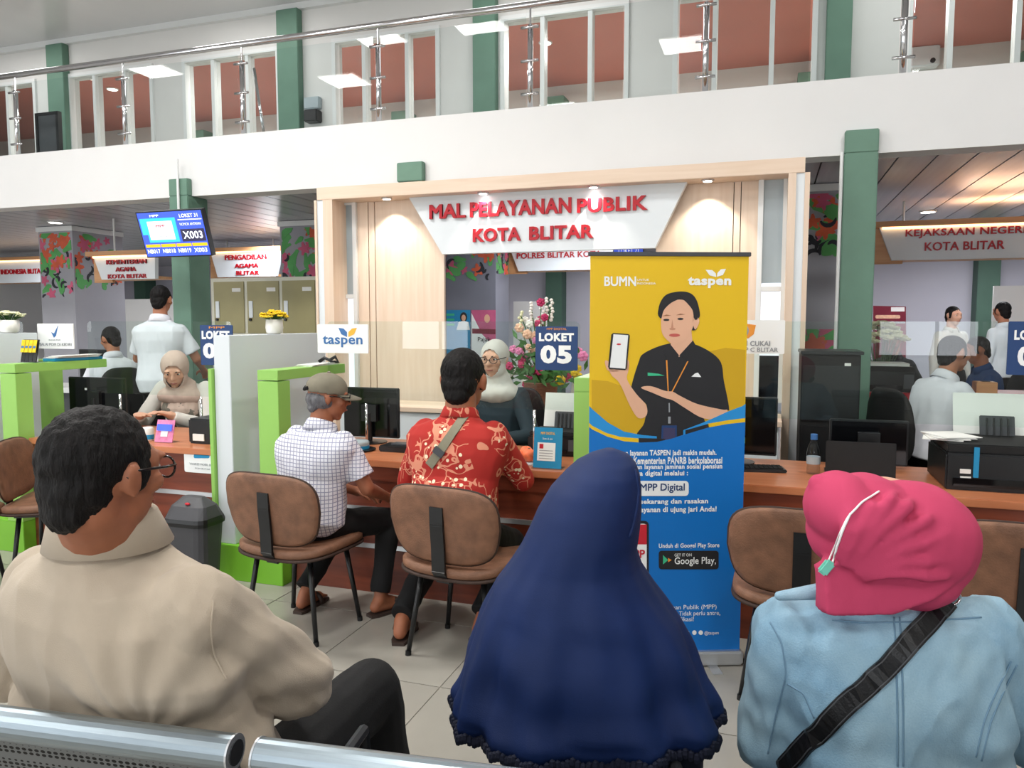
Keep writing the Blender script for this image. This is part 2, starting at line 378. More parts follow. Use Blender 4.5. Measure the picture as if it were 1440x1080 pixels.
# pillars
def pillar(name, x0, x1, y0, y1, z0, z1, m='pillar_green'):
    return tag(MB().box((x0, y0, z0), (x1, y1, z1)).build(name, m, bevel=.006), kind='structure')
for a, b in ((82, 105), (398, 427), (666, 697), (1149, 1184)): pillar('pillar', xY(a, 7.6), xY(b, 7.6), 7.6, YW, ZT, ZC-.07)
for u in (285, 565, 778, 1128, 1436):
    x = xY(u, 10.7); pillar('pillar', x-.14, x+.14, 10.7, 11, ZT, 4.6)
PZ = 2.73
pillar('pillar', -5.21, -5.0, 5.74, 6.0, 0, ZB-.013); pillar('pillar', -2.91, -2.68, 5.77, 6.0, 0, ZB-.013)
pillar('pillar', .45, .66, 5.74, 6.0, 0, ZB-.013)
for x0, x1 in ((-5.21, -5.0), (-2.91, -2.68), (.45, .66)): pillar('pillar', x0, x1, 5.74, FY+.001, ZB-.013, PZ)
tag(MB().tube([(-5.09, 5.725, 2.9), (-5.09, 5.725, 2.42), (-5.16, 5.69, 2.4)], .012).build('conduit_pipe', 'frame_white'), 'thin white conduit running down the green pillar to the queue display', 'pipe')
tag(MB().cyl((.435, 5.76, 0), (.435, 5.76, ZB), .012).build('conduit_pipe', 'frame_white'), 'thin white conduit along the left edge of the tall green pillar', 'pipe')
# decorated columns of the rear hall
def mural(fr, a0, b0, a1, b1, par, seed, n=60):
    R = random.Random(seed); g = {k: MB() for k in ('batik_green', 'batik_orange', 'batik_black', 'batik_pink')}; L = 0
    for i in range(n):
        k = R.choice(['batik_green', 'batik_green', 'batik_orange', 'batik_black', 'batik_black', 'batik_pink'])
        t = R.random(); ca = a0 + (a1-a0)*R.random(); cb = b0 + (b1-b0)*(1-R.random()**1.3)
        if k == 'batik_black' : cb = b0 + (b1-b0)*R.random()*.6
        s = R.uniform(.04, .085)*(1.25 if k != 'batik_black' else 1); th = R.uniform(0, 6.28); P = []
        if k == 'batik_black':    # curling tendril
            for q in range(9):
                w_ = .014*math.sin(math.pi*(q+.5)/9)+.004; a = th + q*.35; P.append((q, a, w_))
            c = [(ca, cb)]; 
            for q, a, w_ in P[:-1]: c.append((c[-1][0]+math.cos(a)*s*.28, c[-1][1]+math.sin(a)*s*.28))
            up = [(c[q][0]-math.sin(P[q][1])*P[q][2], c[q][1]+math.cos(P[q][1])*P[q][2]) for q in range(9)]
            dn = [(c[q][0]+math.sin(P[q][1])*P[q][2], c[q][1]-math.cos(P[q][1])*P[q][2]) for q in range(9)]
            P = up + dn[::-1]
        elif k == 'batik_green':  # leaf
            P = [(ca+math.cos(th)*x-math.sin(th)*y, cb+math.sin(th)*x+math.cos(th)*y) for x, y in [(s*1.3*math.cos(q), s*.5*math.sin(q)*(1+.35*math.cos(q*3))) for q in [i2*6.283/14 for i2 in range(14)]]]
        else:                     # many-petalled flower
            P = [(ca+s*(.75+.28*math.cos(5*q+th))*math.cos(q), cb+s*(.75+.28*math.cos(5*q+th))*math.sin(q)) for q in [i2*6.283/25 for i2 in range(25)]]
        P = [(min(max(x, a0), a1), min(max(y, b0-.02), b1)) for x, y in P]
        L += .00012; g[k].prism(fr, P, .0005, .0012+L)
    for k, m in g.items(): m.build('painted_flowers', k, par, kind='stuff')
def column(x0, x1, y0, y1, mur, seed, m='wall_grey_light', zt=ZB-.013):
    c = MB().box((x0, y0, 0), (x1, y1, zt)).build('column', m); tag(c, kind='structure')
    MB().box((x0-.02, y0-.02, zt-.06), (x1+.02, y1, zt-.005)).build('column_trim', 'frame_white', c)
    mural(Frame((x0, y0, 0)), .02, mur, x1-x0-.02, zt-.08, c, seed, 46)
    if x1 < 0: mural(Frame((x1, y0, 0), (0,1,0)), .02, mur+.1, y1-y0-.02, zt-.08, c, seed+1, 42)
    else: mural(Frame((x0, y1, 0), (0,-1,0)), .02, mur+.1, y1-y0-.02, zt-.08, c, seed+1, 42)
    return c
Y1 = atZ(84, 327, 2.5).y; c1 = column(xY(60, Y1), xY(107, Y1), Y1, Y1+.75, 1.75, 3)
Y2 = max(7.55, atZ(420, 312, 2.5).y); c2 = column(xY(397, Y2), xY(470, Y2), Y2, Y2+.7, 1.85, 11)
Y3 = 8.9; c3 = column(xY(596, Y3), xY(697, Y3), Y3, Y3+.5, 1.95, 23, 'wall_grey')
Y4 = atZ(1150, 272, 2.5).y; c4 = column(xY(1128, Y4), xY(1200, Y4), Y4, Y4+.6, 2.0, 31)
mural(Frame((xY(1128, Y4), Y4, 0)), .02, .9, xY(1183, Y4)-xY(1128, Y4), 1.38, c4, 41, 60)
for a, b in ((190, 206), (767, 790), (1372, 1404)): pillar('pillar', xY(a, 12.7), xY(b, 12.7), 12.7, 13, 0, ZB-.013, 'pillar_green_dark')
# white office partitions in the rear
for u0, u1, v, y in ((166, 276, 421, 11), (1398, 1560, 402, 11), (722, 768, 424, 11.5)):
    p0 = atY(u0, v, y); MB_ = MB().box((p0.x, y, 0), (xY(u1, y), y+.05, p0.z))
    tag(MB_.build('office_partition', 'wall_white'), {166: 'pale office partition behind the standing man in white', 1398: 'pale office partition at the far right behind the counters', 722: 'pale office partition seen through the wooden portal'}[u0], 'partition')

# railing of the gallery
ra = thing('gallery_railing', 'stainless steel and glass railing along the upper gallery edge', 'railing', (-4, FY+.05, ZT))
MB().cyl((-13.5, FY+.05, 3.87), (6.3, FY+.05, 3.87), .028, n=14).build('handrail', 'chrome', ra, smooth=True)
px_ = [xY(u, FY+.05) for u in (38, 187, 350, 537, 745, 985, 1255)]
px_ = [px_[0]-2.6, px_[0]-1.3] + px_ + [px_[-1]+1.3, px_[-1]+2.6]
for x in px_:
    po = MB().cyl((x, FY+.05, ZT-.02), (x, FY+.05, 3.72), .022, n=12).build('post', 'chrome', ra, smooth=True)
    MB().cyl((x, FY+.05, 3.72), (x, FY+.05, 3.85), .008).build('post_pin', 'chrome', po)
    for z in (3.2, 3.45, 3.7): MB().cyl((x-.07, FY+.035, z), (x+.07, FY+.035, z), .011).build('glass_clamp', 'chrome', po, smooth=True)
for a, b in zip(px_[:-1], px_[1:]): MB().box((a+.03, FY+.03, ZT-.01), (b-.03, FY+.04, 3.78)).build('glass_pane', 'glass_rail', ra)
# LED panels on the hall ceiling (they show as reflections in the railing glass)
LN = ['far left row nearest the gallery', 'above the waiting area left of centre', 'above the counter left of centre', 'above the counter in the middle', 'above the woman in navy', 'right part nearest the gallery', 'rear row far left', 'rear row left of centre', 'rear row right of centre', 'rear row far right']
for (x, y), l in zip(LAMPS, LN):
    t = thing('ceiling_lamp', 'square LED panel of the hall ceiling, ' + l, 'ceiling lamp', (x, y, ZC), 0, 'LED panels of the hall ceiling')
    MB().box((x-.32, y-.32, ZC-.03), (x+.32, y+.32, ZC)).build('frame', 'frame_white', t); MB().box((x-.29, y-.29, ZC-.036), (x+.29, y+.29, ZC-.03)).build('diffuser', 'led_panel', t)
# recessed lamps of the ceilings in view
def spot(x, y, z, lab, grp=None, pw=0):
    t = thing('recessed_lamp', lab, 'ceiling lamp', (x, y, z), 0, grp)
    MB().lathe([(.075, -.012), (.085, -.006), (.085, 0)], (x, y, z)).build('rim', 'frame_white', t, smooth=True); MB().lathe([(.02, -.014), (.066, -.014), (.066, -.011)], (x, y, z)).build('lamp_disc', 'downlight', t)
for u, v, l in ((78, 312, 'round recessed lamp above the painted column at left'), (1305, 297, 'round recessed lamp above the KEJAKSAAN NEGERI sign'), (161, 349, 'small round recessed lamp above the KEMENTERIAN AGAMA sign')):
    p = atZ(u, v, ZB-.012); spot(p.x, p.y, ZB-.012, l)
for u, v, l in ((126, 109, 'behind the second gallery window, nearest its left frame'), (158, 125, 'behind the second gallery window, lower one'), (224, 123, 'behind the second gallery window, right one'), (484, 62, 'behind the fourth gallery window'), (767, 60, 'behind the gallery window over the portal')):
    p = atZ(u, v, 4.82); spot(p.x, min(max(p.y, 7.95), 10.5), 4.82, 'round recessed lamp in the salmon ceiling ' + l, 'salmon ceiling lamps')

# ================================================================= WOODEN PORTAL
PY = 5.5; PB = 5.72
po = thing('wooden_portal', 'light wood portal with white strips around the service desk opening', 'portal', (-1.7, PB, 0))
fp = Frame((0, PY, 0)); fb = Frame((0, PB, 0))
px0, zt0 = fp.uv(445, 266); px1, zt1 = fp.uv(1133, 218); ztop = (zt0+zt1)/2; zbm = ztop-.1
MB().box((px0, PY, zbm), (px1, PB+.01, ztop)).build('top_beam', 'light_wood_h', po, bevel=.003)
for s, (ua, ub, uc, ud) in (('l', (445, 448, 457, 470)), ('r', (1103, 1114, 1126, 1133))):
    xa, xb, xc, xd = (xY(u, PY) for u in (ua, ub, uc, ud))
    MB().box((xa, PY, 0), (xb, PB, zbm)).build('side_post', 'light_wood', po)
    MB().box((xb, PY+.012, 0), (xc, PB, zbm)).build('white_strip' if s == 'l' else 'side_post', 'white_laminate' if s == 'l' else 'white_laminate', po)
    MB().box((xc, PY, 0), (xd, PB, zbm)).build('side_post', 'light_wood', po)
def panel(u0, u1, z0=0): return MB().box((xY(u0, PB), PB, z0), (xY(u1, PB), PB+.03, zbm)).build('wood_panel', 'light_wood', po)
panel(505, 519.4); panel(520.6, 528.4); panel(529.6, 625); panel(921, 1027.4); panel(1028.6, 1037.4); panel(1038.6, 1062)
MB().box((px0+.02, PB+.01, 0), (xY(475, PB)+.02, PB+.03, zbm)).build('wood_panel', 'light_wood', po)
MB().box((xY(505, PB)+.0, PB+.032, 0), (xY(625, PB), PB+.04, zbm)).build('backing_panel', 'leather_edge', po); MB().box((xY(921, PB)+.0, PB+.032, 0), (xY(1062, PB), PB+.04, zbm)).build('backing_panel', 'leather_edge', po)
MB().box((xY(625, PB), PB, 2.2), (xY(921, PB), PB+.03, zbm)).build('wood_panel', 'light_wood_h', po)
def slit(u0, u1, vt, vm, vb, vbot, lamps):
    x0, x1 = xY(u0, PB), xY(u1, PB); um = (u0+u1)/2; z = [atY(um, v, PB).z for v in (vt, vm, vb, vbot)]
    f = MB().box((x0, PB-.03, z[3]), (x0+.035, PB+.02, z[0])).box((x1-.035, PB-.03, z[3]), (x1, PB+.02, z[0])).box((x0+.035, PB-.03, z[0]-.03), (x1-.035, PB+.02, z[0])).box((x0+.035, PB-.03, z[2]), (x1-.035, PB+.02, z[2]+.035)).build('slit_frame', 'frame_white', po, bevel=.003)
    MB().box((x0+.03, PB-.005, z[1]), (x1-.03, PB+.003, z[0]-.03)).build('frosted_pane', 'frosted_pane', f)
    MB().box((x0+.03, PB+.003, z[3]), (x1-.03, PB+.008, z[1])).build('glowing_pane', 'glow_pane', f)  # opaque pane with its own glow, in place of brightness behind the slit
slit(471, 505, 284, 415, 420, 566, 0); slit(1062, 1104, 246, 398, 410, 566, 0)
MB().box((xY(1066, PB), PB-.012, atY(1080, 560, PB).z), (xY(1098, PB), PB-.006, atY(1080, 500, PB).z)).build('dark_pane', 'screen_black', po)
# trapezoid name board
fs = Frame((0, PB-.1, 0))
bd = thing('name_board', 'white trapezoid board reading MAL PELAYANAN PUBLIK KOTA BLITAR in red', 'sign', (-1.6, PB-.1, 2.2))
P = pp(fs, [(575, 279), (622, 358), (921, 348), (966, 256)]); zz = zbm+.0005
P = [P[0][:1]+(zz,), P[1][:1]+((P[1][1]+P[2][1])/2,), P[2][:1]+((P[1][1]+P[2][1])/2,), P[3][:1]+(zz,)]
MB().prism(fs, P, -.06, 0).build('board', 'white_laminate', bd)
ptext('lettering', 'MAL', fs, (606, 289, 655, 308), 'sign_red', bd, bold=.035, ext=.02)
ptext('lettering', 'PELAYANAN', fs, (662, 285, 804, 306), 'sign_red', bd, bold=.035, ext=.02)
ptext('lettering', 'PUBLIK', fs, (812, 280, 911, 300), 'sign_red', bd, bold=.035, ext=.02)
ptext('lettering', 'KOTA', fs, (666, 322, 733, 341), 'sign_red', bd, bold=.035, ext=.02)
ptext('lettering', 'BLITAR', fs, (745, 319, 835, 338), 'sign_red', bd, bold=.035, ext=.02)
for u in (550, 683, 835, 992):
    x = xY(u, PY+.12); t = thing('portal_spotlight', {550:'leftmost', 683:'second from left', 835:'third from left', 992:'rightmost'}[u]+' of the four warm spotlights under the portal beam', 'spotlight', (x, PY+.08, zbm), 0)
    MB().lathe([(.03, -.012), (.045, -.006), (.045, 0)], (x, PY+.07, zbm)).build('rim', 'chrome', t, smooth=True); MB().lathe([(.01, -.014), (.03, -.014), (.03, -.011)], (x, PY+.07, zbm)).build('lamp_disc', 'downlight', t)
    l = bpy.data.lights.new('portal_spot', 'SPOT'); l.energy = 22; l.spot_size = rad(95); l.spot_blend = .5; l.color = (1, .93, .8); l.shadow_soft_size = .02
    lo = bpy.data.objects.new('portal_spot', l); COL.objects.link(lo); lo.location = (x, PY+.07, zbm-.02); lo.rotation_euler = (rad(14), 0, 0)
# low cabinet inside the portal
CZ = .82; CYf = atZ(680, 577, CZ).y
cb = thing('low_cabinet', 'low white cabinet with pale wood top running inside the portal', 'cabinet', (-1.6, CYf+.2, 0))
cx0, cx1 = xY(470, CYf), xY(1104, CYf); cyb = PY-.001
MB().box((cx0, CYf, CZ-.035), (cx1, PB-.031 if cyb > PB else cyb, CZ)).build('top', 'light_wood_h', cb, bevel=.003)
MB().box((cx0+.02, CYf+.04, .08), (cx1-.02, cyb-.01, CZ-.035)).build('body', 'white_laminate', cb)
nd = 7; dw = (cx1-cx0-.04)/nd
for i in range(nd): MB().box((cx0+.022+dw*i, CYf+.02, .1), (cx0+.018+dw*(i+1), CYf+.04, CZ-.04)).build('door', 'white_laminate', cb, bevel=.002)
print('cabinet', CYf, cyb)

# ================================================================= REAR SIGNS, POSTERS, LOCKERS
def rear_sign(y, quad, lines, label, woodside=None, flat=False):
    f = Frame((0, y, 0)); P = pp(f, quad); zt = (P[0][1]+P[3][1])/2; zb = (P[1][1]+P[2][1])/2
    P = [(P[0][0], zt), (P[1][0], zb), (P[2][0], zb), (P[3][0], zt)]
    t = thing('office_sign', label, 'sign', (P[0][0], y, zb))
    MB().prism(f, P, -.05, 0).build('board', 'white_laminate', t)
    MB().box((P[0][0]-.05, y-.06, zt), (P[3][0]+.02, y+.35, zt+.05)).build('top_shelf', 'warm_wood', t)
    MB().box((P[0][0]+.02, y-.03, zt-.02), (P[3][0]-.02, y-.012, zt-.0005)).build('light_strip', 'led_warm', t)
    if woodside: x = xY(woodside, y+.3); MB().box((P[0][0]-.05, y+.05, zb-.03), (P[1][0]+.1, y+.09, zt)).build('wood_side', 'warm_wood', t)
    MB().box((P[1][0], y+.05, zb), (P[2][0], y+.3, zb+.03)).build('bottom_shelf', 'warm_wood', t)
    for x in (P[1][0]+.1, P[2][0]-.1): MB().cyl((x, y+.1, zt+.05), (x, y+.1, ZB-.012), .01).build('hanging_rod', 'frame_white', t)
    for s, px in lines: ptext('lettering', s, f, px, 'sign_red', t, bold=.014, ext=.015)
    return t
rear_sign(9.3, [(-60, 369), (-50, 400), (62, 396), (62, 365)], [('INDONESIA BLITAR', (2, 379, 62, 386))], 'white far-left hanging sign reading INDONESIA BLITAR in red')
rear_sign(Y1-.4, [(131, 361), (143, 394), (218, 391), (218, 358)], [('KEMENTERIAN', (151, 366, 207, 372)), ('AGAMA', (164, 376, 192, 382)), ('KOTA BLITAR', (153, 386, 207, 392))], 'white hanging sign reading KEMENTERIAN AGAMA KOTA BLITAR in red', 120)
rear_sign(9.0, [(296, 355), (306, 390), (388, 388), (396, 351)], [('PENGADILAN', (317, 359, 375, 366)), ('AGAMA', (331, 371, 364, 377)), ('BLITAR', (333, 381, 365, 387))], 'white hanging sign reading PENGADILAN AGAMA BLITAR above the lockers', 290)
rear_sign(9.4, [(715, 345), (729, 382), (900, 377), (905, 338)], [('POLRES BLITAR KOTA', (727, 356, 846, 364))], 'white hanging sign reading POLRES BLITAR KOTA seen through the portal', 700)
rear_sign(8.1, [(1237, 321), (1254, 367), (1480, 360), (1500, 310)], [('KEJAKSAAN NEGERI', (1273, 323, 1441, 336)), ('KOTA BLITAR', (1300, 341, 1412, 353))], 'white hanging sign reading KEJAKSAAN NEGERI KOTA BLITAR at right', 1228)
def poster(name, y, quad, m, label, cat='poster', th=.004):
    f = Frame((0, y, 0)); P = pp(f, quad); t = thing(name, label, cat, (P[0][0], y, P[0][1]))
    MB().prism(f, P, -th, 0).build('sheet', m, t); return t, f
t, f = poster('wall_poster', Y3-.006, [(627, 436), (627, 500), (661, 500), (661, 436)], 'print_teal', 'teal poster with a seated woman on the grey column, left of the pink one')
MB().prism(f, pp(f, oval(652, 446, 5, 7)), .0005, .001).build('printed_hair', 'print_black', t); MB().prism(f, pp(f, oval(652, 447, 3, 4.5)), .001, .0015).build('printed_face', 'print_skin', t)
MB().prism(f, pp(f, [(642, 464), (645, 453), (652, 451), (659, 453), (661, 464)]), .001, .0014).build('printed_shirt', 'white_print', t)
for v in (441, 448, 455): MB().prism(f, pp(f, [(628, v), (628, v+3), (639, v+3), (639, v)]), .0005, .001).build('printed_band', 'print_green', t)
t, f = poster('wall_poster', Y3-.006, [(663, 436), (663, 525), (697, 524), (697, 436)], 'magenta_print', 'pink and white poster on the grey column')
MB().prism(f, pp(f, [(663, 440), (663, 524), (697, 523), (697, 490), (678, 470)]), .0005, .001).build('printed_band', 'white_print', t)
MB().prism(f, pp(f, [(664, 462), (664, 469), (697, 470), (697, 463)]), .001, .0015).build('printed_band', 'maroon', t); ptext('lettering', 'Pajak', f, (672, 474, 690, 482), 'print_black', t, lift=.002, ext=.0005, bold=.01)
MB().prism(f, pp(f, oval(685, 448, 4, 6)), .001, .0015).build('printed_face', 'print_skin', t)
t, f = poster('wall_poster', 10.9, [(126, 442), (126, 492), (160, 492), (160, 442)], 'banner_light_blue', 'pale blue poster with a dark figure beside the grey column')
MB().prism(f, pp(f, [(130, 448), (130, 490), (159, 490), (159, 443)]), .0005, .001).build('printed_band', 'white_print', t)
MB().prism(f, pp(f, oval(153, 452, 2.5, 4)), .001, .002).build('printed_face', 'print_black', t); MB().prism(f, pp(f, [(148, 470), (150, 457), (156, 457), (159, 470)]), .001, .002).build('printed_shirt', 'print_black', t)
t, f = poster('roll_up_banner', 9.6, [(1228, 430), (1228, 530), (1274, 529), (1274, 431)], 'maroon', 'maroon roll-up banner with white text at the far right wall', 'banner')
MB().prism(f, pp(f, rrect(1231, 443, 1266, 448, 2)), .0005, .001).build('printed_band', 'petal_peach', t); MB().prism(f, pp(f, [(1228, 452), (1228, 455), (1273, 455), (1273, 452)]), .0005, .001).build('printed_band', 'print_grey', t)
for v in (461, 467): MB().prism(f, pp(f, [(1230, v), (1230, v+3), (1266, v+3), (1266, v)]), .0005, .001).build('printed_band', 'white_print', t)
MB().prism(f, pp(f, [(1253, 432), (1253, 438), (1272, 438), (1272, 432)]), .0005, .001).build('printed_band', 'white_print', t)
MB().box((xY(1228, 9.6), 9.58, 0), (xY(1274, 9.6), 9.68, .08)).build('base', 'chrome', t)
# lockers
LY = 7.0; lx0, lx1 = xY(298, LY), xY(445, LY)+.05; lz = atY(370, 390, LY).z
lk = thing('locker_cabinet', 'tall olive metal locker cabinet with white frames left of the portal', 'locker', (lx0, LY, 0))
MB().box((lx0, LY, .04), (lx1, LY+.45, lz)).build('body', 'locker_frame', lk)
cxs = [xY(u, LY) for u in (300.5, 347, 396, 444)]
cxs[3] = cxs[2]+(cxs[2]-cxs[1])
rows = [lz-.02, lz-.62, lz-1.22, lz-1.82]
for i in range(3):
    for j in range(3):
        d = MB().box((cxs[i]+.02, LY-.012, rows[j+1]+.025), (cxs[i+1]-.02, LY-.0005, rows[j]-.02)).build('door', 'locker_olive', lk, bevel=.003)
        a = cxs[i]+.045; z = (rows[j]+rows[j+1])/2-.02
        MB().box((a, LY-.022, z-.09), (a+.05, LY-.012, z+.09)).build('handle', 'white_laminate', d, bevel=.003); MB().cyl((a+.02, LY-.035, z-.11), (a+.02, LY-.012, z-.11), .014).build('lock', 'black_plastic', d)
        if j == 0: MB().box((cxs[i+1]-.17, LY-.0135, rows[j]-.13), (cxs[i+1]-.06, LY-.012, rows[j]-.09)).build('name_tag', 'paper', d)
# queue display on the green pillar
tl = atY(195, 300, 5.25); bl = atY(208, 361, 5.36); tr = atY(285, 294, 5.25); br = atY(297, 357, 5.36)
o_ = Vector((bl.x, 5.36, bl.z)); up_ = Vector((0, -.11, tl.z-bl.z)); fq = Frame(o_, (1,0,0), up_); W_ = ((tr.x-tl.x)+(br.x-bl.x))/2; H_ = up_.length
tv = thing('queue_display', 'tilted blue queue display screen on the green pillar showing X003', 'screen', tuple(o_))
q = lambda a, b: (a*W_, (1-b)*H_)
def qr(a0, b0, a1, b1): x0, y0 = q(a0, b1); x1, y1 = q(a1, b0); return rect(x0, y0, x1, y1)
MB().prism(fq, rect(-.01, -.01, W_+.01, H_+.01), -.05, -.001).build('casing', 'black_plastic', tv)
def qa(m, r, l, nm='screen_area'): MB().prism(fq, qr(*r), l, l+.0008).build(nm, m, tv)
qa('screen_blue', (0, 0, 1, 1), 0); qa('screen_cyan', (.02, .13, .58, .68), .001); qa('screen_blue', (.02, .5, .1, .68), .0015); qa('screen_white', (.13, .2, .52, .62), .002)
qa('screen_dark', (.62, .4, .985, .68), .001); qa('screen_white', (.62, .18, .985, .2), .001); 
for i in range(4): qa('screen_yellow', (.02+.245*i, .72, .25+.245*i, .79), .001)
def qt(s, r, m='screen_white', b=.02): x0, y0 = q(r[0], r[3]); x1, y1 = q(r[2], r[1]); text('lettering', s, fq, (x0, y0, x1, y1), m, tv, bold=b, ext=.0005, lift=.0035)
qt('LOKET 31', (.66, .06, .94, .14)); qt('NOMOR ANTRIAN', (.64, .26, .96, .32), b=.0); qt('X003', (.65, .45, .95, .62)); qt('MPP', (.2, .05, .34, .1))
for i, s in enumerate(('NB017', 'NB018', 'NB019', 'X003')): qt(s, (.03+.245*i, .83, .23+.245*i, .93))
qt('MPP', (.26, .28, .4, .34), 'print_red'); qt('Antrian', (.28, .52, .42, .56), 'print_grey', 0)
MB().cyl((-4.95, 5.45, 2.2), (-5.08, 5.75, 2.2), .025).build('wall_bracket', 'black_plastic', tv)
# small screen peeping out between name board and banner
t = thing('queue_display', 'thin blue queue display edge between name board and yellow banner', 'screen', (-.93, 6.6, 1.95))
fz = Frame((0, 6.6, 0)); MB().prism(fz, pp(fz, [(862, 350), (862, 400), (906, 399), (905, 347)]), -.04, 0).build('casing', 'black_plastic', t)
MB().prism(fz, pp(fz, [(863, 351), (863, 399), (905, 398), (904, 348)]), .0005, .001).build('screen_area', 'screen_blue', t); MB().cyl((-.9, 6.62, 2.2), (-.9, 6.62, ZB-.012), .02).build('wall_bracket', 'black_plastic', t)
ptext('lettering', 'LOKET 21', fz, (870, 350, 898, 356), 'screen_white', t, lift=.0015, ext=.0005)
# gallery items
t = thing('folding_board', 'dark framed grey standing board on the upper gallery by the leftmost pillar', 'board', (xY(80, 6.6), 6.6, ZT))
xa, xb = xY(66, 6.6), xY(94, 6.6); zt_ = atY(80, 159, 6.6).z
MB().box((xa, 6.6, ZT+.1), (xb, 6.63, zt_)).build('panel', 'grey_plastic', t); m_ = MB()
m_.box((xa-.02, 6.59, ZT), (xa+.015, 6.64, zt_+.02)).box((xb-.015, 6.59, ZT), (xb+.02, 6.64, zt_+.02)).box((xa, 6.59, zt_-.01), (xb, 6.64, zt_+.02)); m_.build('frame', 'black_plastic', t)
t = thing('hand_sanitizer', 'grey and black wall dispenser on the upper wall right of the second pillar', 'dispenser', (xY(438, YW), YW-.06, 3.3))
p_ = atY(438, 144, YW-.06); MB().box((p_.x-.1, YW-.07, p_.z-.07), (p_.x+.1, YW, p_.z+.06)).build('casing', 'frosted_pane', t, bevel=.01); MB().box((p_.x-.07, YW-.12, p_.z-.22), (p_.x+.1, YW, p_.z-.09)).build('tray', 'black_plastic', t, bevel=.01)
t = thing('leaning_pole', 'thin metal pole leaning by the third railing post upstairs', 'pole', (xY(372, 6.4), 6.4, ZT))
a_ = atY(374, 186, 6.4); b_ = atY(357, 96, 6.4); MB().cyl((a_.x, 6.4, ZT), tuple(b_), .014).build('shaft', 'chrome', t, smooth=True); MB().cyl((a_.x-.01, 6.4, ZT), (a_.x+.02, 6.4, ZT+.06), .02).build('foot', 'black_plastic', t)
t = thing('wall_box', 'white electrical box on the rear wall of the rightmost upper room', 'box', (1.5, 10.9, 3.9))
p_ = atY(1283, 78, 10.9); MB().box((p_.x-.3, 10.85, p_.z-.16), (p_.x+.3, 11, p_.z+.1)).build('casing', 'white_laminate', t, bevel=.02); MB().cyl((p_.x+.22, 10.83, p_.z-.1), (p_.x+.22, 10.86, p_.z-.1), .03).build('sensor', 'black_plastic', t)
# ================================================================= COUNTERS AND DIVIDERS
DZ = .72; DY = 3.55; DB = 4.25
def counter(x0, x1, label):
    t = thing('service_counter', label, 'counter', ((x0+x1)/2, DY+.3, 0))
    MB().box((x0, DY, DZ-.035), (x1, DB, DZ)).build('worktop', 'desk_top', t, bevel=.003)
    MB().box((x0, DY+.012, DZ-.11), (x1, DY+.04, DZ-.035)).build('apron', 'desk_front', t)
    zs = [0, .245, .265, .445, .465, DZ-.11]
    for i in (0, 2, 4): MB().box((x0, DY+.02, zs[i]), (x1, DY+.04, zs[i+1]-.0)).build('front_panel', 'desk_front', t)
    for i in (1, 3): MB().box((x0, DY+.012, zs[i]-.002), (x1, DY+.035, zs[i+1]+.002)).build('metal_strip', 'metal_strip', t)
    for x in (x0, x1-.03): MB().box((x, DY+.04, 0), (x+.03, DB-.05, DZ-.035)).build('side_panel', 'desk_front', t)
    return t
counter(-7.6, -4.84, 'brown counter beyond the far left green divider')
counter(-4.375, -2.955, 'brown counter with a white plate, beneath the seated clerk in beige scarf')
counter(-2.485, -.865, 'brown counter where the men in the cap and in red sit')
counter(-.50, 3.4, 'brown counter right of the yellow and blue banner')
def divider(xr, slab_back, label):
    """xr = right edge of the green arch"""
    t = thing('counter_divider', label, 'divider', (xr-.3, 3.8, 0))
    zg = 1.18; a = xr-.455
    MB().box((a, 3.50, 0), (xr, 4.2, .2)).build('base', 'lime_laminate_dark', t, bevel=.003)
    MB().box((a, 3.50, .2), (a+.03, 4.2, zg)).build('side_sheet', 'lime_laminate', t, bevel=.002)
    MB().box((a+.032, 3.51, .2), (a+.145, slab_back, 1.37)).build('white_slab', 'white_laminate', t, bevel=.003)
    MB().box((xr-.13, 3.50, .2), (xr, 3.62, zg-.06)).build('arch_post', 'lime_laminate', t, bevel=.002)
    MB().box((xr-.305, 3.50, zg-.06), (xr, 4.2, zg)).build('arch_top', 'lime_laminate', t, bevel=.002)
    MB().box((xr-.305, 3.50, .2), (xr-.13, 3.54, zg-.06)).build('front_sheet', 'lime_laminate', t)
    return t
def divider2(xr, xl, slab_back, label):
    t = thing('counter_divider', label, 'divider', (xr-.3, 3.8, 0)); zg = 1.185
    MB().box((xl, 3.49, 0), (xr, 4.2, .2)).build('base', 'lime_laminate_dark', t, bevel=.003)
    MB().box((xl, 3.49, .2), (xl+.025, 4.2, zg)).build('side_sheet', 'lime_laminate', t, bevel=.002)
    MB().box((xl+.027, 3.51, .2), (xl+.135, slab_back, 1.37)).build('white_slab', 'white_laminate', t, bevel=.003)
    MB().box((xr-.13, 3.49, .2), (xr, 3.60, zg-.06)).build('arch_post', 'lime_laminate', t, bevel=.002)
    MB().box((xr-.13, 3.49, zg-.055), (xr, 4.18, zg)).build('arch_top', 'lime_laminate', t, bevel=.002)
    return t
divider2(-2.49, -2.945, 4.47, 'lime green and white divider with yellow flowers on top')
divider2(-4.38, -4.835, 3.92, 'lime green divider at the left edge with brochures on it')
t = thing('counter_divider', 'lime green divider half hidden behind the yellow and blue banner', 'divider', (-.7, 3.8, 0))
MB().box((-.862, 3.49, 0), (-.505, 4.2, .2)).build('base', 'lime_laminate_dark', t, bevel=.003)
MB().box((-.862, 3.49, .2), (-.73, 3.62, 1.12)).build('arch_post', 'lime_laminate', t, bevel=.002)
MB().box((-.862, 3.49, 1.12), (-.73, 4.18, 1.185)).build('arch_top', 'lime_laminate', t, bevel=.002)
MB().box((-.70, 3.51, .2), (-.59, 4.2, 1.37)).build('white_slab', 'white_laminate', t, bevel=.003)
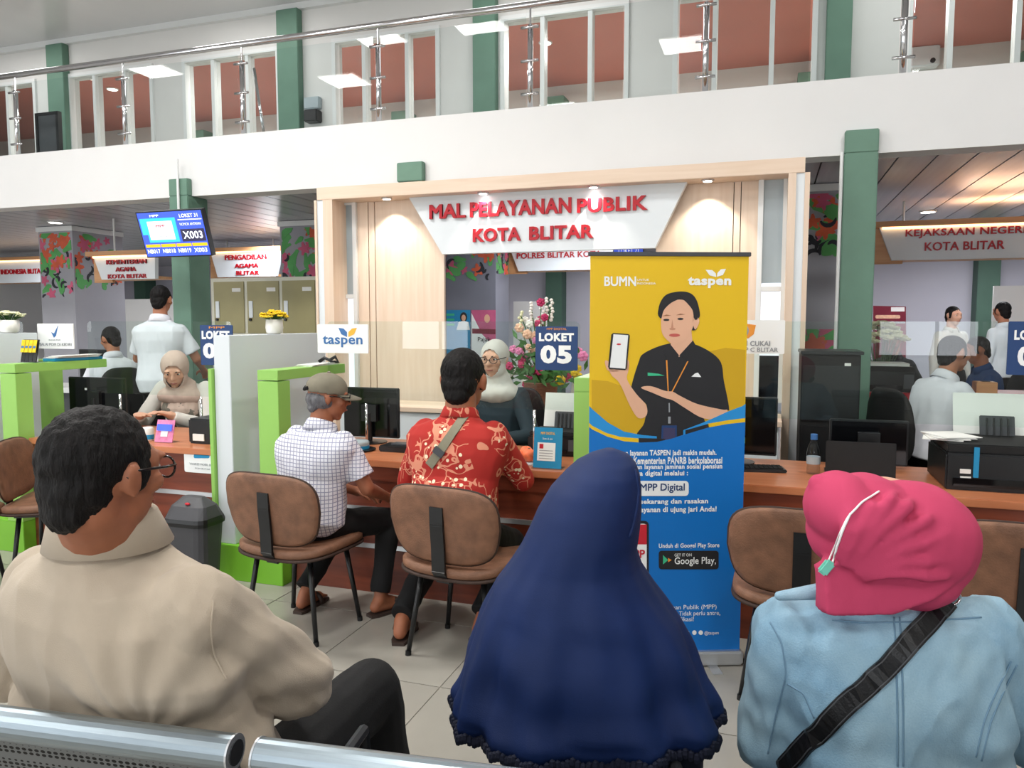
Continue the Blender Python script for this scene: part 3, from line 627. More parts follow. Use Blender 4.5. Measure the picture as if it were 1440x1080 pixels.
# glass screens standing on the counters
GY = 3.95
def screen(x0, x1, label):
    t = thing('glass_screen', label, 'screen', ((x0+x1)/2, GY, DZ)); f = Frame((0, GY, 0))
    MB().prism(f, rrect(x0, .975, x1, 1.447, .03), -.003, .003).build('pane', 'glass_clear', t)
    for x in (x0+.25, x1-.25): MB().cyl((x, GY, DZ), (x, GY, .97), .008).build('clamp', 'chrome', t, smooth=True)
    return t
screen(-4.74+.45, -3.14, 'clear glass screen in front of the clerk in the beige scarf')
screen(xY(421, GY)+.19, xY(816, GY), 'clear glass screen carrying the taspen sign')
screen(-.49, 2.6, 'clear glass screen over the counter right of the banner')
screen(-6.6, -4.86, 'clear glass screen left of the leftmost divider')
f = Frame((0, GY-.012, 0))
def gsign(quad, m, label):
    P = pp(f, quad); P = rrect(P[0][0], P[1][1], P[2][0], P[0][1], .006); t = thing('counter_sign', label, 'sign', (P[0][0], GY-.012, P[0][1]))
    MB().prism(f, P, -.0075, 0).build('plate', m, t); return t
t = gsign([(281, 457), (281, 513), (328, 513), (328, 457)], 'navy_print', 'navy sign reading LOKET 04 on the left glass screen')
ptext('lettering', 'LOKET', f, (284, 465, 323, 477), 'white_print', t, bold=.05, lift=.0005); ptext('lettering', '04', f, (286, 482, 322, 504), 'white_print', t, bold=.05, lift=.0005)
ptext('lettering', 'MPP', f, (294, 459, 316, 462), 'print_orange', t, lift=.0005)
t = gsign([(753, 459), (753, 520), (812, 520), (812, 459)], 'navy_print', 'navy sign reading LOKET 05 on the glass left of the banner')
ptext('lettering', 'LOKET', f, (758, 468, 807, 480), 'white_print', t, bold=.05, lift=.0005); ptext('lettering', '05', f, (760, 485, 804, 511), 'white_print', t, bold=.05, lift=.0005)
ptext('lettering', 'MPP DIGITAL', f, (769, 461, 797, 464), 'print_orange', t, lift=.0005)
t = gsign([(1419, 452), (1419, 527), (1482, 529), (1482, 452)], 'navy_print', 'navy LOKET sign cut off by the right edge of the photo')
ptext('lettering', 'LOKET', f, (1426, 464, 1476, 478), 'white_print', t, bold=.05, lift=.0005); ptext('lettering', '06', f, (1430, 486, 1472, 515), 'white_print', t, bold=.05, lift=.0005)
t = gsign([(446, 456), (446, 496), (518, 496), (518, 456)], 'white_print', 'white sign reading taspen with blue and yellow leaves on the glass screen')
ptext('lettering', 'taspen', f, (454, 472, 510, 488), 'print_taspen_blue', t, bold=.02, lift=.0005)
MB().prism(f, pp(f, [(476, 461), (483, 462), (488, 467), (488, 474), (480, 470)]), .0005, .001).build('logo_leaf', 'print_taspen_blue', t)
MB().prism(f, pp(f, [(502, 461), (495, 462), (490, 467), (490, 474), (498, 470)]), .0005, .001).build('logo_leaf', 'print_taspen_yellow', t)
t = gsign([(52, 455), (52, 490), (104, 490), (104, 455)], 'white_print', 'white sign reading BALAI POM DI KEDIRI on the glass at far left')
ptext('lettering', 'BALAI POM DI KEDIRI', f, (56, 482, 101, 486), 'print_grey', t, bold=.01, lift=.0005); ptext('lettering', 'BADAN POM', f, (69, 477, 85, 479), 'print_grey', t, lift=.0005)
MB().prism(f, pp(f, [(72, 467), (76, 469), (82, 457), (79, 472), (76, 475)]), .0005, .001).build('logo_or_glint', 'print_taspen_blue', t)
t = gsign([(1030, 450), (1030, 497), (1103, 497), (1103, 450)], 'white_print', 'white customs sign reading BEA DAN CUKAI right of the banner')
ptext('lettering', 'BEA DAN CUKAI', f, (1012, 479, 1083, 486), 'print_grey', t, bold=.03, lift=.0005); ptext('lettering', 'KPPBC TMP C BLITAR', f, (1006, 488, 1094, 494), 'print_grey', t, bold=.01, lift=.0005)
MB().prism(f, pp(f, [(1047, 455), (1063, 457), (1060, 470), (1052, 476), (1046, 474)]), .0005, .001).build('logo_or_glint', 'print_orange', t); MB().prism(f, pp(f, oval(1049, 465, 4, 7)), .001, .0015).build('logo_or_glint', 'print_grey', t)
# plate on the counter front
f = Frame((0, DY+.012, 0)); P = pp(f, [(260, 636), (260, 663), (311, 664), (311, 637)])
t = thing('counter_plate', 'white rounded plate with a blue logo on the LOKET 04 counter front', 'sign', (P[0][0], DY, P[1][1]))
MB().prism(f, rrect(P[0][0], P[1][1], -2.96, P[0][1], .012), .0, .008).build('plate', 'white_print', t)
MB().prism(f, pp(f, rrect(274, 638, 296, 644, 2)), .0085, .009).build('logo_or_glint', 'print_teal', t); ptext('lettering', 'YANKES MOBIL BLITAR', f, (268, 650, 308, 653), 'print_grey', t, lift=.009); ptext('lettering', 'POM BLITAR', f, (276, 657, 297, 659), 'print_grey', t, lift=.009)

# ================================================================= THINGS ON THE COUNTERS
def flower_pot(name, label, c, r, hgt, fm, n, seed, crown=(.09, .06), up=.09, kinds=None, bs=1.0):
    t = thing(name, label, 'flowers', c); x, y, z = c; R = random.Random(seed)
    MB().lathe([(r*.62, 0), (r*.92, hgt*.12), (r, hgt*.45), (r*.93, hgt), (r*.84, hgt), (r*.84, hgt*.86), (.002, hgt*.84)], (x, y, z), 22).build('pot', kinds or 'ceramic_white', t, smooth=True)
    lf = MB()
    for i in range(n):
        a = R.uniform(0, 6.28); q = R.random()**.5; p = Vector((x+math.cos(a)*crown[0]*q, y+math.sin(a)*crown[0]*q, z+hgt+up*(1-.45*q*q)-.01+R.uniform(-.01, .01)))
        b = Vector((x+math.cos(a)*r*.4*q, y+math.sin(a)*r*.4*q, z+hgt*.85))
        lf.tube([b, (b+p)/2+Vector((0,0,.008)), p], .0022, 5)
        if R.random() < .9:
            d = Vector((math.cos(a), math.sin(a), .2)); m_ = (b+p)/2; s = Vector((-d.y, d.x, 0))*.008; lf.add([m_, m_+d*.018+s, m_+d*.04, m_+d*.018-s], [(0,1,2,3)])
        fl = MB()
        for k in range(7):
            th = k*.9; dd = Vector((math.cos(th), math.sin(th), .5+.2*(k%2)))*.011*bs
            fl.ell(p+dd, (.0085*bs, .0085*bs, .005*bs), None, 7, 4)
        fl.ell(p+Vector((0,0,.006)), (.006*bs, .006*bs, .005*bs), None, 7, 4); fl.build('blossom', fm, t, smooth=True)
    lf.build('foliage', 'leaf_green', t, kind='stuff'); return t
p = atY(382, 469, 3.98); flower_pot('flower_pot', 'white pot of yellow flowers standing on the white divider', (-2.855, p.y, 1.3705), .052, .088, 'petal_yellow', 34, 5, (.075, .05), .05)
flower_pot('flower_pot', 'white pot of cream flowers on the leftmost divider', (-4.75, 3.76, 1.3705), .06, .085, 'petal_cream', 40, 9, (.085, .05), .055)
# brochures and papers on the left green arch
t = thing('brochure_stack', 'yellow and black brochures in a clear stand on the leftmost green divider', 'brochure', (-4.5, 3.65, 1.185))
for i in range(4):
    x = -4.505 + .033*i; R3 = Matrix.Rotation(rad(-12), 3, 'X'); MB().obox((x, 3.66, 1.26), (.031, .006, .145), R3).build('brochure', 'print_black', t)
    MB().obox((x, 3.652, 1.29), (.029, .002, .08), R3).build('brochure_cover', 'petal_yellow', t); MB().obox((x, 3.649, 1.285), (.02, .002, .014), R3).build('printed_band', 'print_taspen_blue', t)
MB().box((-4.53, 3.63, 1.1855), (-4.385, 3.72, 1.19)).build('stand', 'bottle_clear', t)
t = thing('paper_tray', 'teal tray of loose white papers on the leftmost green divider', 'tray', (-4.44, 3.95, 1.186)); MB().box((-4.5, 3.78, 1.1855), (-4.39, 4.16, 1.205)).build('tray', 'print_teal', t, bevel=.004)
for i in range(4): MB().obox((-4.44+.006*i, 3.95+.01*i, 1.2075+.0045*i), (.10, .33, .003), Matrix.Rotation(.06*i-.1, 3, 'Z')).build('sheet', 'paper', t)
t = thing('paper_stack', 'small pile of papers with a black strap on the green divider by the cap', 'paper', (-2.55, 4.0, 1.186))
for i in range(3): MB().obox((-2.555, 3.98, 1.1875+.004*i), (.11, .3, .003), Matrix.Rotation(.05*i, 3, 'Z')).build('sheet', 'paper', t)
MB().tube([(-2.60, 4.06, 1.2), (-2.57, 4.08, 1.225), (-2.53, 4.07, 1.212), (-2.51, 4.1, 1.232), (-2.50, 4.12, 1.2), (-2.54, 4.09, 1.2)], .011, 7).build('strap', 'black_plastic', t, smooth=True)
def monitor(x0, x1, y, z0, z1, label, rz=0, back=True, scr='screen_black', stand=True):
    cx = (x0+x1)/2; w_ = x1-x0; t = thing('computer_monitor', label, 'monitor', (cx, y, DZ), rz)
    M_ = local(t); zb_ = z0-DZ; zt_ = z1-DZ
    MB().box((-w_/2, -.012, zb_), (w_/2, .012, zt_)).build('display', 'black_plastic', t, bevel=.004)
    MB().box((-w_/2+.01, .0122, zb_+.012), (w_/2-.01, .0135, zt_-.01)).build('screen_glass', 'screen_black', t)
    MB().box((-w_/2+.01, -.0135, zb_+.01), (w_/2-.01, -.0122, zt_-.01)).build('rear_shell', scr, t)
    MB().cyl((0, -.03, .01), (0, -.03, (zb_+zt_)/2), .018).box((-.05, -.04, (zb_+zt_)/2-.05), (.05, -.0135, (zb_+zt_)/2+.05)).build('stand_neck', 'black_plastic', t)
    MB().lathe([(.1, 0), (.1, .006), (.02, .012)], (0, -.02, .0), 24).build('stand_base', 'black_plastic', t, smooth=False)
    return t
m1 = monitor(-4.66, -4.16, 4.12, .78, 1.06, 'black monitor seen from behind under the BALAI POM sign')
m2 = monitor(-2.45, -2.08, 4.1, .75, 1.05, 'black monitor seen from behind next to the man in the cap')
MB().box((-.0+.02, -.0145, .19), (.045, -.0136, .215)).build('logo_or_glint', 'white_print', m2)  # reflection painted as a small white patch on the monitor's back
MB().box((-.1, -.0145, .25), (-.08, -.0136, .265)).build('logo_or_glint', 'white_print', m1)
m3 = monitor(-.36, .05, 4.12, .76, 1.06, 'black monitor right of the banner beside the keyboard')
MB().box((.0, -.0145, .1), (.05, -.0136, .13)).build('sticker', 'lime_laminate', m3)
m4 = monitor(.30, .66, 4.16, .735, .96, 'wide black monitor behind the laptop in front of the pink hijab')
t = thing('laptop', 'thin black laptop screen standing beside the water bottle', 'laptop', (.41, 3.86, DZ)); MB().box((.27, 3.86, DZ), (.56, 4.01, DZ+.015)).build('base', 'black_plastic', t)
MB().obox((.415, 3.855, DZ+.085), (.3, .008, .17), Matrix.Rotation(rad(-6), 3, 'X')).build('lid', 'black_matte', t, bevel=.003)
# keyboard
def keyboard(x, y, rz, label):
    t = thing('keyboard', label, 'keyboard', (x, y, DZ), rz); local(t); MB().box((-.17, -.06, 0), (.17, .06, .016)).build('case', 'black_plastic', t, bevel=.004); k = None
    for j in range(4):
        for i in range(14):
            if k is None: k = MB().box((0, 0, .016), (.019, .02, .022)).build('key', 'black_matte', t); k.location = (-.155, -.048, 0)
            else: o = k.copy(); COL.objects.link(o); o.location = (-.155+.0223*i, -.048+.0245*j, 0)
    return t
keyboard(-.08, 3.90, .18, 'black keyboard on the counter right of the banner')
t = thing('document_scanner', 'black flat device between the man in the cap and the man in red', 'device', (-1.98, 3.84, DZ)); MB().box((-2.06, 3.8, DZ), (-1.82, 3.93, DZ+.035)).build('casing', 'black_plastic', t, bevel=.006); MB().box((-2.0, 3.83, DZ+.035), (-1.86, 3.9, DZ+.045)).build('lid', 'grey_plastic', t, bevel=.003)
t = thing('spectacle_case', 'translucent blue round box on a black tray beside the cap', 'box', (-2.2, 3.8, DZ)); MB().lathe([(.09, 0), (.1, .006), (.1, .01), (.002, .01)], (-2.19, 3.8, DZ), 24).build('tray', 'black_plastic', t); MB().lathe([(.062, .01), (.064, .05), (.058, .056), (.002, .06)], (-2.19, 3.8, DZ), 24).build('box', 'frosted_pane', t, smooth=True); MB().lathe([(.0645, .012), (.0655, .03)], (-2.19, 3.8, DZ), 24).build('band', 'print_teal', t)
def printer(x0, x1, y0, y1, z, h, label, paper=None, name='printer'):
    t = thing(name, label, 'printer', ((x0+x1)/2, (y0+y1)/2, z))
    MB().box((x0, y0, z), (x1, y1, z+h*.8)).build('body', 'black_plastic', t, bevel=.008); MB().box((x0+.006, y0+.01, z+h*.8), (x1-.006, y1-.02, z+h)).build('scanner_lid', 'black_matte', t, bevel=.006)
    MB().box((x0+.03, y0-.012, z+.02), (x1-.09, y0, z+h*.28)).build('paper_slot', 'screen_black', t); MB().box((x1-.08, y0-.004, z+.03), (x1-.01, y0, z+h*.7)).build('ink_window', 'grey_plastic', t)
    if paper:
        pw, ph = paper; R3 = Matrix.Rotation(rad(-14), 3, 'X'); cx = (x0+x1)/2
        MB().obox((cx, y1-.02+.04, z+h+ph/2-.05), (pw, .003, ph), R3).build('paper_sheet', 'paper', t)
        MB().obox((cx+.0, y1-.045, z+h+.03), (pw*.42, .012, .12), R3).build('paper_support', 'grey_plastic', t, bevel=.003)
        for k in range(4): MB().obox((cx+(-.3+.2*k)*pw*.42, y1-.054, z+h+.03), (.007, .006, .1), R3).build('support_rib', 'black_plastic', t)
    return t
pr_ = printer(.74, 1.29, 3.72, 4.12, DZ, .2, 'large black printer with a white sheet at the right end of the counter', (.34, .24))
MB().box((.845, 3.712, DZ+.06), (.865, 3.7195, DZ+.19)).build('blue_sticker', 'print_teal', pr_); MB().box((.795, 3.712, DZ+.075), (.835, 3.7195, DZ+.093)).build('label', 'paper', pr_); MB().box((.797, 3.712, DZ+.045), (.837, 3.7195, DZ+.062)).build('label', 'paper', pr_)
for i in range(4): MB().obox((.76+.01*i, 3.9, DZ+.203+.0045*i), (.16, .2, .003), Matrix.Rotation(.2*i-.2, 3, 'Z')).build('paper_sheet', 'paper', pr_)
printer(-1.24, -.93, 3.975, 4.22, DZ, .13, 'black printer with a tall white sheet behind the blue leaflet stand', (.27, .24))
t = thing('card_printer', 'black card printer on the LOKET 04 counter by the white slab', 'printer', (-3.2, 3.82, DZ)); MB().box((-3.28, 3.7, DZ), (-3.1, 3.9, DZ+.15)).build('body', 'black_plastic', t, bevel=.01); MB().obox((-3.08, 3.86, DZ+.2), (.2, .03, .28), Matrix.Rotation(rad(-12), 3, 'X')).build('paper_support', 'black_matte', t, bevel=.01)
MB().obox((-3.07, 3.9, DZ+.27), (.2, .003, .26), Matrix.Rotation(rad(-16), 3, 'X')).build('paper_sheet', 'paper', t); MB().box((-3.24, 3.693, DZ+.02), (-3.16, 3.6995, DZ+.06)).build('label', 'paper', t); MB().box((-3.09, 3.72, DZ), (-2.97, 3.86, DZ+.11)).build('tray', 'grey_plastic', t, bevel=.006)
# pink acrylic card, tissue, papers on the left counter
t = thing('payment_card_stand', 'pink and violet acrylic card leaning on the LOKET 04 counter', 'stand', (-3.45, 3.66, DZ)); R3 = Matrix.Rotation(rad(-14), 3, 'X')
MB().obox((-3.44, 3.69, DZ+.068), (.13, .004, .135), R3).build('card', 'petal_pink', t); MB().obox((-3.44, 3.6862, DZ+.09), (.11, .002, .04), R3).build('printed_band', 'screen_blue', t); MB().obox((-3.44, 3.684, DZ+.06), (.05, .002, .05), R3).build('printed_panel', 'white_print', t); MB().box((-3.5, 3.66, DZ), (-3.38, 3.74, DZ+.004)).build('foot', 'bottle_clear', t)
t = thing('glue_cup', 'small white cup with teal band beside the pink card', 'cup', (-3.58, 3.68, DZ)); MB().lathe([(.03, 0), (.034, .02), (.034, .075), (.028, .085), (.002, .087)], (-3.58, 3.70, DZ), 18).build('body', 'ceramic_white', t, smooth=True); MB().lathe([(.0345, .012), (.0355, .035), (.035, .04)], (-3.58, 3.70, DZ), 18).build('band', 'print_teal', t)
t = thing('paper_stack', 'white papers lying on the far left counter beside the green post', 'paper', (-4.25, 3.75, DZ))
for i in range(5): MB().obox((-4.24+.01*i, 3.75, DZ+.002+.0045*i), (.21, .28, .004), Matrix.Rotation(.15*i-.3, 3, 'Z')).build('sheet', 'paper', t)
t = thing('stapler', 'black stapler by the papers on the far left counter', 'stapler', (-4.33, 3.85, DZ)); MB().obox((-4.345, 3.92, DZ+.02), (.05, .14, .04)).build('base', 'black_plastic', t, bevel=.006); MB().obox((-4.345, 3.93, DZ+.075), (.035, .12, .05), Matrix.Rotation(.25, 3, 'X')).build('arm', 'black_plastic', t, bevel=.008)
# blue leaflet stand and fruit basket on the centre counter
x0, x1 = -1.09, -.965
t = thing('leaflet_stand', 'blue acrylic leaflet stand with a white form in front of the printer', 'stand', (-1.03, 3.62, DZ)); R3 = Matrix.Rotation(rad(-8), 3, 'X'); 
ft = Frame((x0-.01, 3.615, DZ+.004), (1, .0, 0), (0, math.sin(rad(8)), math.cos(rad(8)))); W2 = .145; H2 = .2
MB().prism(ft, rect(0, 0, W2, H2), -.006, 0).build('panel', 'print_teal', t); MB().prism(ft, rect(.02, .035, .112, .125), .0005, .001).build('printed_form', 'white_print', t); MB().prism(ft, rect(.03, .095, .05, .118), .0012, .0018).build('printed_seal', 'print_red', t)
for i in range(4): MB().prism(ft, rect(.03, .045+.013*i, .1, .048+.013*i), .0012, .0018).build('printed_line', 'print_grey', t)
text('lettering', 'MPP DIGITAL', ft, (.035, .165, .108, .178), 'print_taspen_yellow', t, bold=.02, lift=.0005, ext=.0005); text('lettering', 'Scan di sini', ft, (.045, .14, .095, .15), 'white_print', t, lift=.0005, ext=.0005)
MB().box((x0-.015, 3.6, DZ), (x0+.14, 3.68, DZ+.004)).build('foot', 'bottle_clear', t)
t = thing('fruit_tray', 'tray with oranges behind the red shirt on the centre counter', 'tray', (-1.18, 3.75, DZ)); MB().box((-1.26, 3.66, DZ), (-1.115, 3.86, DZ+.012)).build('tray', 'white_laminate', t, bevel=.004)
for i, (x, y) in enumerate(((-1.225, 3.70), (-1.15, 3.71), (-1.19, 3.79))):
    o = thing('orange', ('left', 'right', 'rear')[i]+' of the three oranges on the tray beside the red shirt', 'fruit', (x, y, DZ+.012), 0, 'oranges on the tray'); MB().ell((x, y, DZ+.012+.034), (.035, .035, .034), None, 16, 10).build('peel', 'petal_orange', o, smooth=True); MB().ell((x, y, DZ+.079), (.006, .006, .004)).build('stem', 'leaf_dark', o)
# water bottle
t = thing('water_bottle', 'clear plastic water bottle with pale blue cap on the counter', 'bottle', (.215, 3.97, DZ)); c = (.215, 3.90, DZ)
MB().lathe([(.026, 0), (.031, .006), (.031, .03), (.0285, .04), (.031, .05), (.031, .10), (.029, .115), (.02, .145), (.0135, .16), (.0135, .168)], c, 22).build('body', 'bottle_clear', t, smooth=True)
MB().lathe([(.0135, .166), (.016, .166), (.016, .192), (.002, .193)], c, 18).build('cap', 'print_taspen_blue', t); MB().lathe([(.0315, .05), (.0318, .085)], c, 22).build('label', 'frosted_pane', t)
# flower arrangement on the low cabinet
fx, fy = xY(760, CYf+.16), CYf+.16
t = thing('flower_arrangement', 'tall pink and white flower arrangement in a rattan basket behind LOKET 05 sign', 'flowers', (fx, fy, CZ))
MB().lathe([(.105, 0), (.11, .02), (.125, .19), (.13, .2), (.115, .2), (.1, .17), (.002, .16)], (fx, fy, CZ), 24).build('basket', 'rattan', t, smooth=True)
R = random.Random(4); lf = MB()
cent = [(atY(u, v, fy)) for u, v in ((735, 500), (760, 520), (742, 530), (770, 480), (800, 490), (785, 525), (750, 470), (725, 525), (770, 505), (800, 525), (755, 455), (748, 490), (725, 510), (765, 450), (775, 530))]
pal = ['petal_pink', 'petal_magenta', 'petal_peach', 'petal_yellow', 'petal_white', 'petal_magenta', 'petal_pink', 'petal_magenta', 'petal_white', 'petal_magenta', 'petal_white', 'petal_orange', 'petal_peach', 'petal_pink', 'petal_magenta']
for i in range(64):
    b = cent[i % len(cent)]; p = b + Vector((R.gauss(0, .05), R.uniform(-.1, .06), R.gauss(0, .035))); s = R.uniform(.022, .036)
    lf.tube([(fx, fy, CZ+.17), (Vector((fx, fy, CZ+.25))+p)/2, p], .003, 4)
    fl = MB()
    for k in range(6):
        d = Vector((math.cos(k*1.05+i), -.35, math.sin(k*1.05+i))).normalized()*s*.6
        fl.ell(p+d, (s*.55, s*.35, s*.5), None, 8, 5)
    fl.ell(p+Vector((0, -s*.5, 0)), (s*.35, s*.3, s*.35), None, 8, 5); fl.build('blossom', pal[(i*7) % len(pal)], t, smooth=True)
for i in range(150):
    a = R.uniform(0, 6.28); p = Vector((fx+R.gauss(0, .13), fy-.05+R.gauss(0, .06), CZ+.19+abs(R.gauss(0, .13)))); d = Vector((math.cos(a), R.uniform(-.6, .3), math.sin(a)*.8)).normalized(); s = Vector((-d.z, 0, d.x))*.016
    lf.add([p, p+d*.04+s, p+d*.09, p+d*.04-s], [(0,1,2,3)])
for u, v in ((747, 432), (769, 426), (763, 440), (733, 445), (775, 428)):
    p = atY(u, v, fy); lf.tube([(fx, fy, CZ+.3), p], .004, 5); sp = MB()
    for k in range(8): sp.ell(p+Vector((R.gauss(0, .006), R.gauss(0, .006), -.02*k+.03)), (.014, .014, .012), None, 7, 4)
    sp.build('flower_spike', 'petal_white' if u != 733 else 'petal_cream', t, smooth=True)
lf.build('foliage', 'leaf_green', t, kind='stuff')
tp = thing('table_tent', 'small white folded card on the low cabinet right of the flowers', 'card', (xY(812, CYf+.3), CYf+.3, CZ)); 
p_ = atY(812, 455, CYf+.3); 
MB().add([(p_.x-.05, CYf+.25, CZ), (p_.x+.05, CYf+.25, CZ), (p_.x+.02, CYf+.3, CZ+.3), (p_.x-.02, CYf+.3, CZ+.3), (p_.x-.05, CYf+.35, CZ), (p_.x+.05, CYf+.35, CZ)], [(0,1,2,3), (5,4,3,2), (0,3,4), (1,5,2)]).build('card', 'paper', tp)

# ================================================================= BROWN CHAIRS
def saddle(w_, d_, th, curve, n=18, m=5, ex=3.8):
    """padded rounded-square shell lying in xy, curved up at the sides"""
    R = []
    prof = [(0.0, -th/2), (.93, -th/2), (1.0, -th*.25), (1.0, th*.25), (.94, th/2), (.0, th/2)]
    for s, z in prof:
        ring = []
        for k in range(n*2):
            t = math.pi*k/n; c, q = math.cos(t), math.sin(t)
            x = w_/2*s*math.copysign(abs(c)**(2/ex), c); y = d_/2*s*math.copysign(abs(q)**(2/ex), q)
            ring.append(Vector((x, y, z)))
        R.append(ring)
    # densify the faces for bending
    mb = MB(); RR = [R[0]] if False else []
    for s in (.02, .35, .7, .93): RR.append([Vector((v.x*s/.93, v.y*s/.93, -th/2)) for v in R[1]])
    RR += [R[2], R[3]]
    for s in (.94, .7, .35, .02): RR.append([Vector((v.x*s/.94, v.y*s/.94, th/2)) for v in R[4]])
    mb.rings(RR)
    mb.v = [Vector((v.x, v.y, v.z + curve*(v.x/(w_/2))**2)) for v in mb.v]
    return mb
def make_chair(label, loc, rz, grp='brown visitor chairs along the counter'):
    t = thing('visitor_chair', label, 'chair', loc, rz, grp); local(t)
    s = saddle(.50, .45, .045, .018); s.v = [Vector((v.x, v.y, v.z+.41+.02*(v.y/.22)**2*(1 if v.y > 0 else .3)*0 + (-.02 if v.y > .2 else 0))) for v in s.v]
    so = s.build('seat', 'leather_brown', t, smooth=True)
    e = saddle(.51, .46, .018, .018); e.v = [Vector((v.x, v.y, v.z+.385)) for v in e.v]; e.build('seat_edge', 'leather_edge', so, smooth=True)
    b = saddle(.52, .325, .035, .035); B = []
    for v in b.v: # stand it up: local y -> height, z -> forward
        zz = .615 + v.y; fw_ = v.z + .0; B.append(Vector((v.x*(1-.12*max(0, -(v.y))/.17), -.21 + fw_ - (zz-.5)*.13, zz)))
    b.v = B; bo = b.build('backrest', 'leather_brown', t, smooth=True)
    e = saddle(.532, .337, .008, .035); e.v = [Vector((v.x*(1-.12*max(0, -(v.y))/.17), -.212 + v.z - (0.615+v.y-.5)*.13, 0.615+v.y)) for v in e.v]; e.build('back_piping', 'leather_edge', bo, smooth=True)
    m = MB(); pts = [(-.252, .69), (-.250, .62), (-.24, .52), (-.235, .42), (-.20, .372), (-.1, .367)]
    for (y0, z0), (y1, z1) in zip(pts[:-1], pts[1:]):
        d = Vector((0, y1-y0, z1-z0)); L = d.length; ang = math.atan2(-(y1-y0), z1-z0) if True else 0
        Rm = Matrix.Rotation(math.atan2(d.z, d.y), 3, 'X'); m.obox((0, (y0+y1)/2, (z0+z1)/2), (.062, L+.012, .012), Rm)
    m.build('back_bracket', 'black_plastic', t)
    for sx in (-1, 1):
        for sy in (-1, 1): 
            l = MB().tube([(sx*.15, sy*.13, .38), (sx*.205, sy*.165, .0)], [.013, .0105], 10).build('leg', 'black_plastic', t, smooth=True)
            MB().cyl((sx*.2045, sy*.1648, 0), (sx*.203, sy*.164, .02), .013).build('leg_cap', 'black_matte', l)
    MB().box((-.17, -.15, .37), (-.14, .15, .38)).box((.14, -.15, .37), (.17, .15, .38)).box((-.17, -.02, .365), (.17, .02, .377)).build('under_frame', 'black_plastic', t)
    return t
make_chair('brown leather visitor chair under the man in the cap', (-2.07, 3.06, 0), rad(-6))
make_chair('brown leather visitor chair under the man in the red patterned shirt', (-1.23, 3.06, 0), rad(-8))
make_chair('empty brown leather chair between the banner and the pink hijab', (.14, 3.13, 0), rad(-2))
make_chair('empty brown leather chair at the right edge of the photo', (.86, 3.16, 0), rad(-4))
make_chair('brown chair turned sideways at the left edge in front of the green post', (-4.17, 2.86, 0), rad(-86))
make_chair('brown chair seen edge-on behind the head of the man in beige', (-3.86, 3.52-.33, 0), rad(-60)).location = (-3.86, 3.28, 0)
# waste bin
t = thing('waste_bin', 'dark grey swing-lid waste bin in front of the LOKET 04 counter', 'bin', (-2.93, 3.24, 0)); c = (-2.90, 3.30, 0)
bx_ = MB(); n = 8
def rr3(w_, d_, z, r=.05): return [Vector((c[0]+a, c[1]+b, z)) for a, b in rrect(-w_/2, -d_/2, w_/2, d_/2, r, 3)]
MB().rings([rr3(.2, .16, 0), rr3(.25, .2, .37), rr3(.25, .2, 0.375)]).build('body', 'bin_body', t, bevel=0)
MB().rings([rr3(.265, .215, .37), rr3(.27, .22, 0.39), rr3(.26, .21, 0.41)]).build('rim', 'black_plastic', t)
l_ = MB().rings([rr3(.26, .21, 0.408, .05), [Vector((v.x, c[1]+(v.y-c[1])*.7, .47)) for v in rr3(.22, 0.2, .47)], [Vector((v.x, c[1]+(v.y-c[1])*.25, .515)) for v in rr3(.12, .2, .56)]]).build('swing_lid', 'bin_body', t, bevel=.0)
MB().ell((c[0]+.01, c[1]-.062, .487), (.016, .008, .007)).build('red_button', 'print_red', l_); MB().box((c[0]-.11, c[1]-.099, .345), (c[0]-.09, c[1]-.094, .36)).build('sticker', 'paper', t)

# ================================================================= ROLL-UP BANNER
b0 = atZ(829, 918, .06); b1 = atZ(1037, 914, .06); bt_ = atD(1052, 358, 1)
rb = Vector((b1.x-b0.x, b1.y-b0.y, 0)); O = Vector((b0.x, b0.y, .06)); fbn = Frame(O, rb, (0, 0, 1)); Wb = rb.length
Wb = fbn.uv(1052, 500)[0]*.5 + fbn.uv(1040, 800)[0]*.5; Hb = fbn.uv(1050, 359)[1]; x0b = fbn.uv(830, 400)[0]
bn = thing('roll_up_banner', 'tall yellow and blue taspen roll-up banner with a printed woman holding a phone', 'banner', tuple(O+fbn.r*Wb/2-Vector((0,0,.06))), math.atan2(rb.y, rb.x))
MB().prism(fbn, rect(x0b, 0, Wb, Hb), -.003, 0).build('sheet', 'banner_yellow', bn)
MB().prism(fbn, rect(x0b-.01, -.055, Wb+.01, .005), -.1, .03).build('base_cassette', 'metal_strip', bn, bevel=.008)
MB().prism(fbn, rect(x0b-.008, Hb-.005, Wb+.008, Hb+.012), -.012, .006).build('top_rail', 'grey_plastic', bn, bevel=.002); 
MB().cyl(fbn.p(Wb/2, 0, -.04), fbn.p(Wb/2, Hb, -.02), .01).build('support_pole', 'chrome', bn)
for a in (.12, Wb-.12): MB().obox(fbn.p(a, -.0575, -.02), (.04, .24, .005), Matrix.Rotation(math.atan2(rb.y, rb.x), 3, 'Z')).build('foot', 'metal_strip', bn)
LY_ = [0]
def pr(nm, m, pts, l, sm=False):
    pts = [(min(max(u_, x0b), Wb), w_) for u_, w_ in pp(fbn, pts)]
    return MB().prism(fbn, pts, .0002, .0004+l*.0004).build(nm, m, bn)
def curve(*ps, n=6):   # catmull-rom through the points
    P = [Vector((a, b)) for a, b in ps]; out = []; N = len(P)
    for i in range(N):
        p0, p1, p2, p3 = P[(i-1) % N], P[i], P[(i+1) % N], P[(i+2) % N]
        for k in range(n):
            t = k/n; q = .5*((2*p1)+(p2-p0)*t+(2*p0-5*p1+4*p2-p3)*t*t+(3*p1-p0-3*p2+p3)*t**3); out.append((q.x, q.y))
    return out
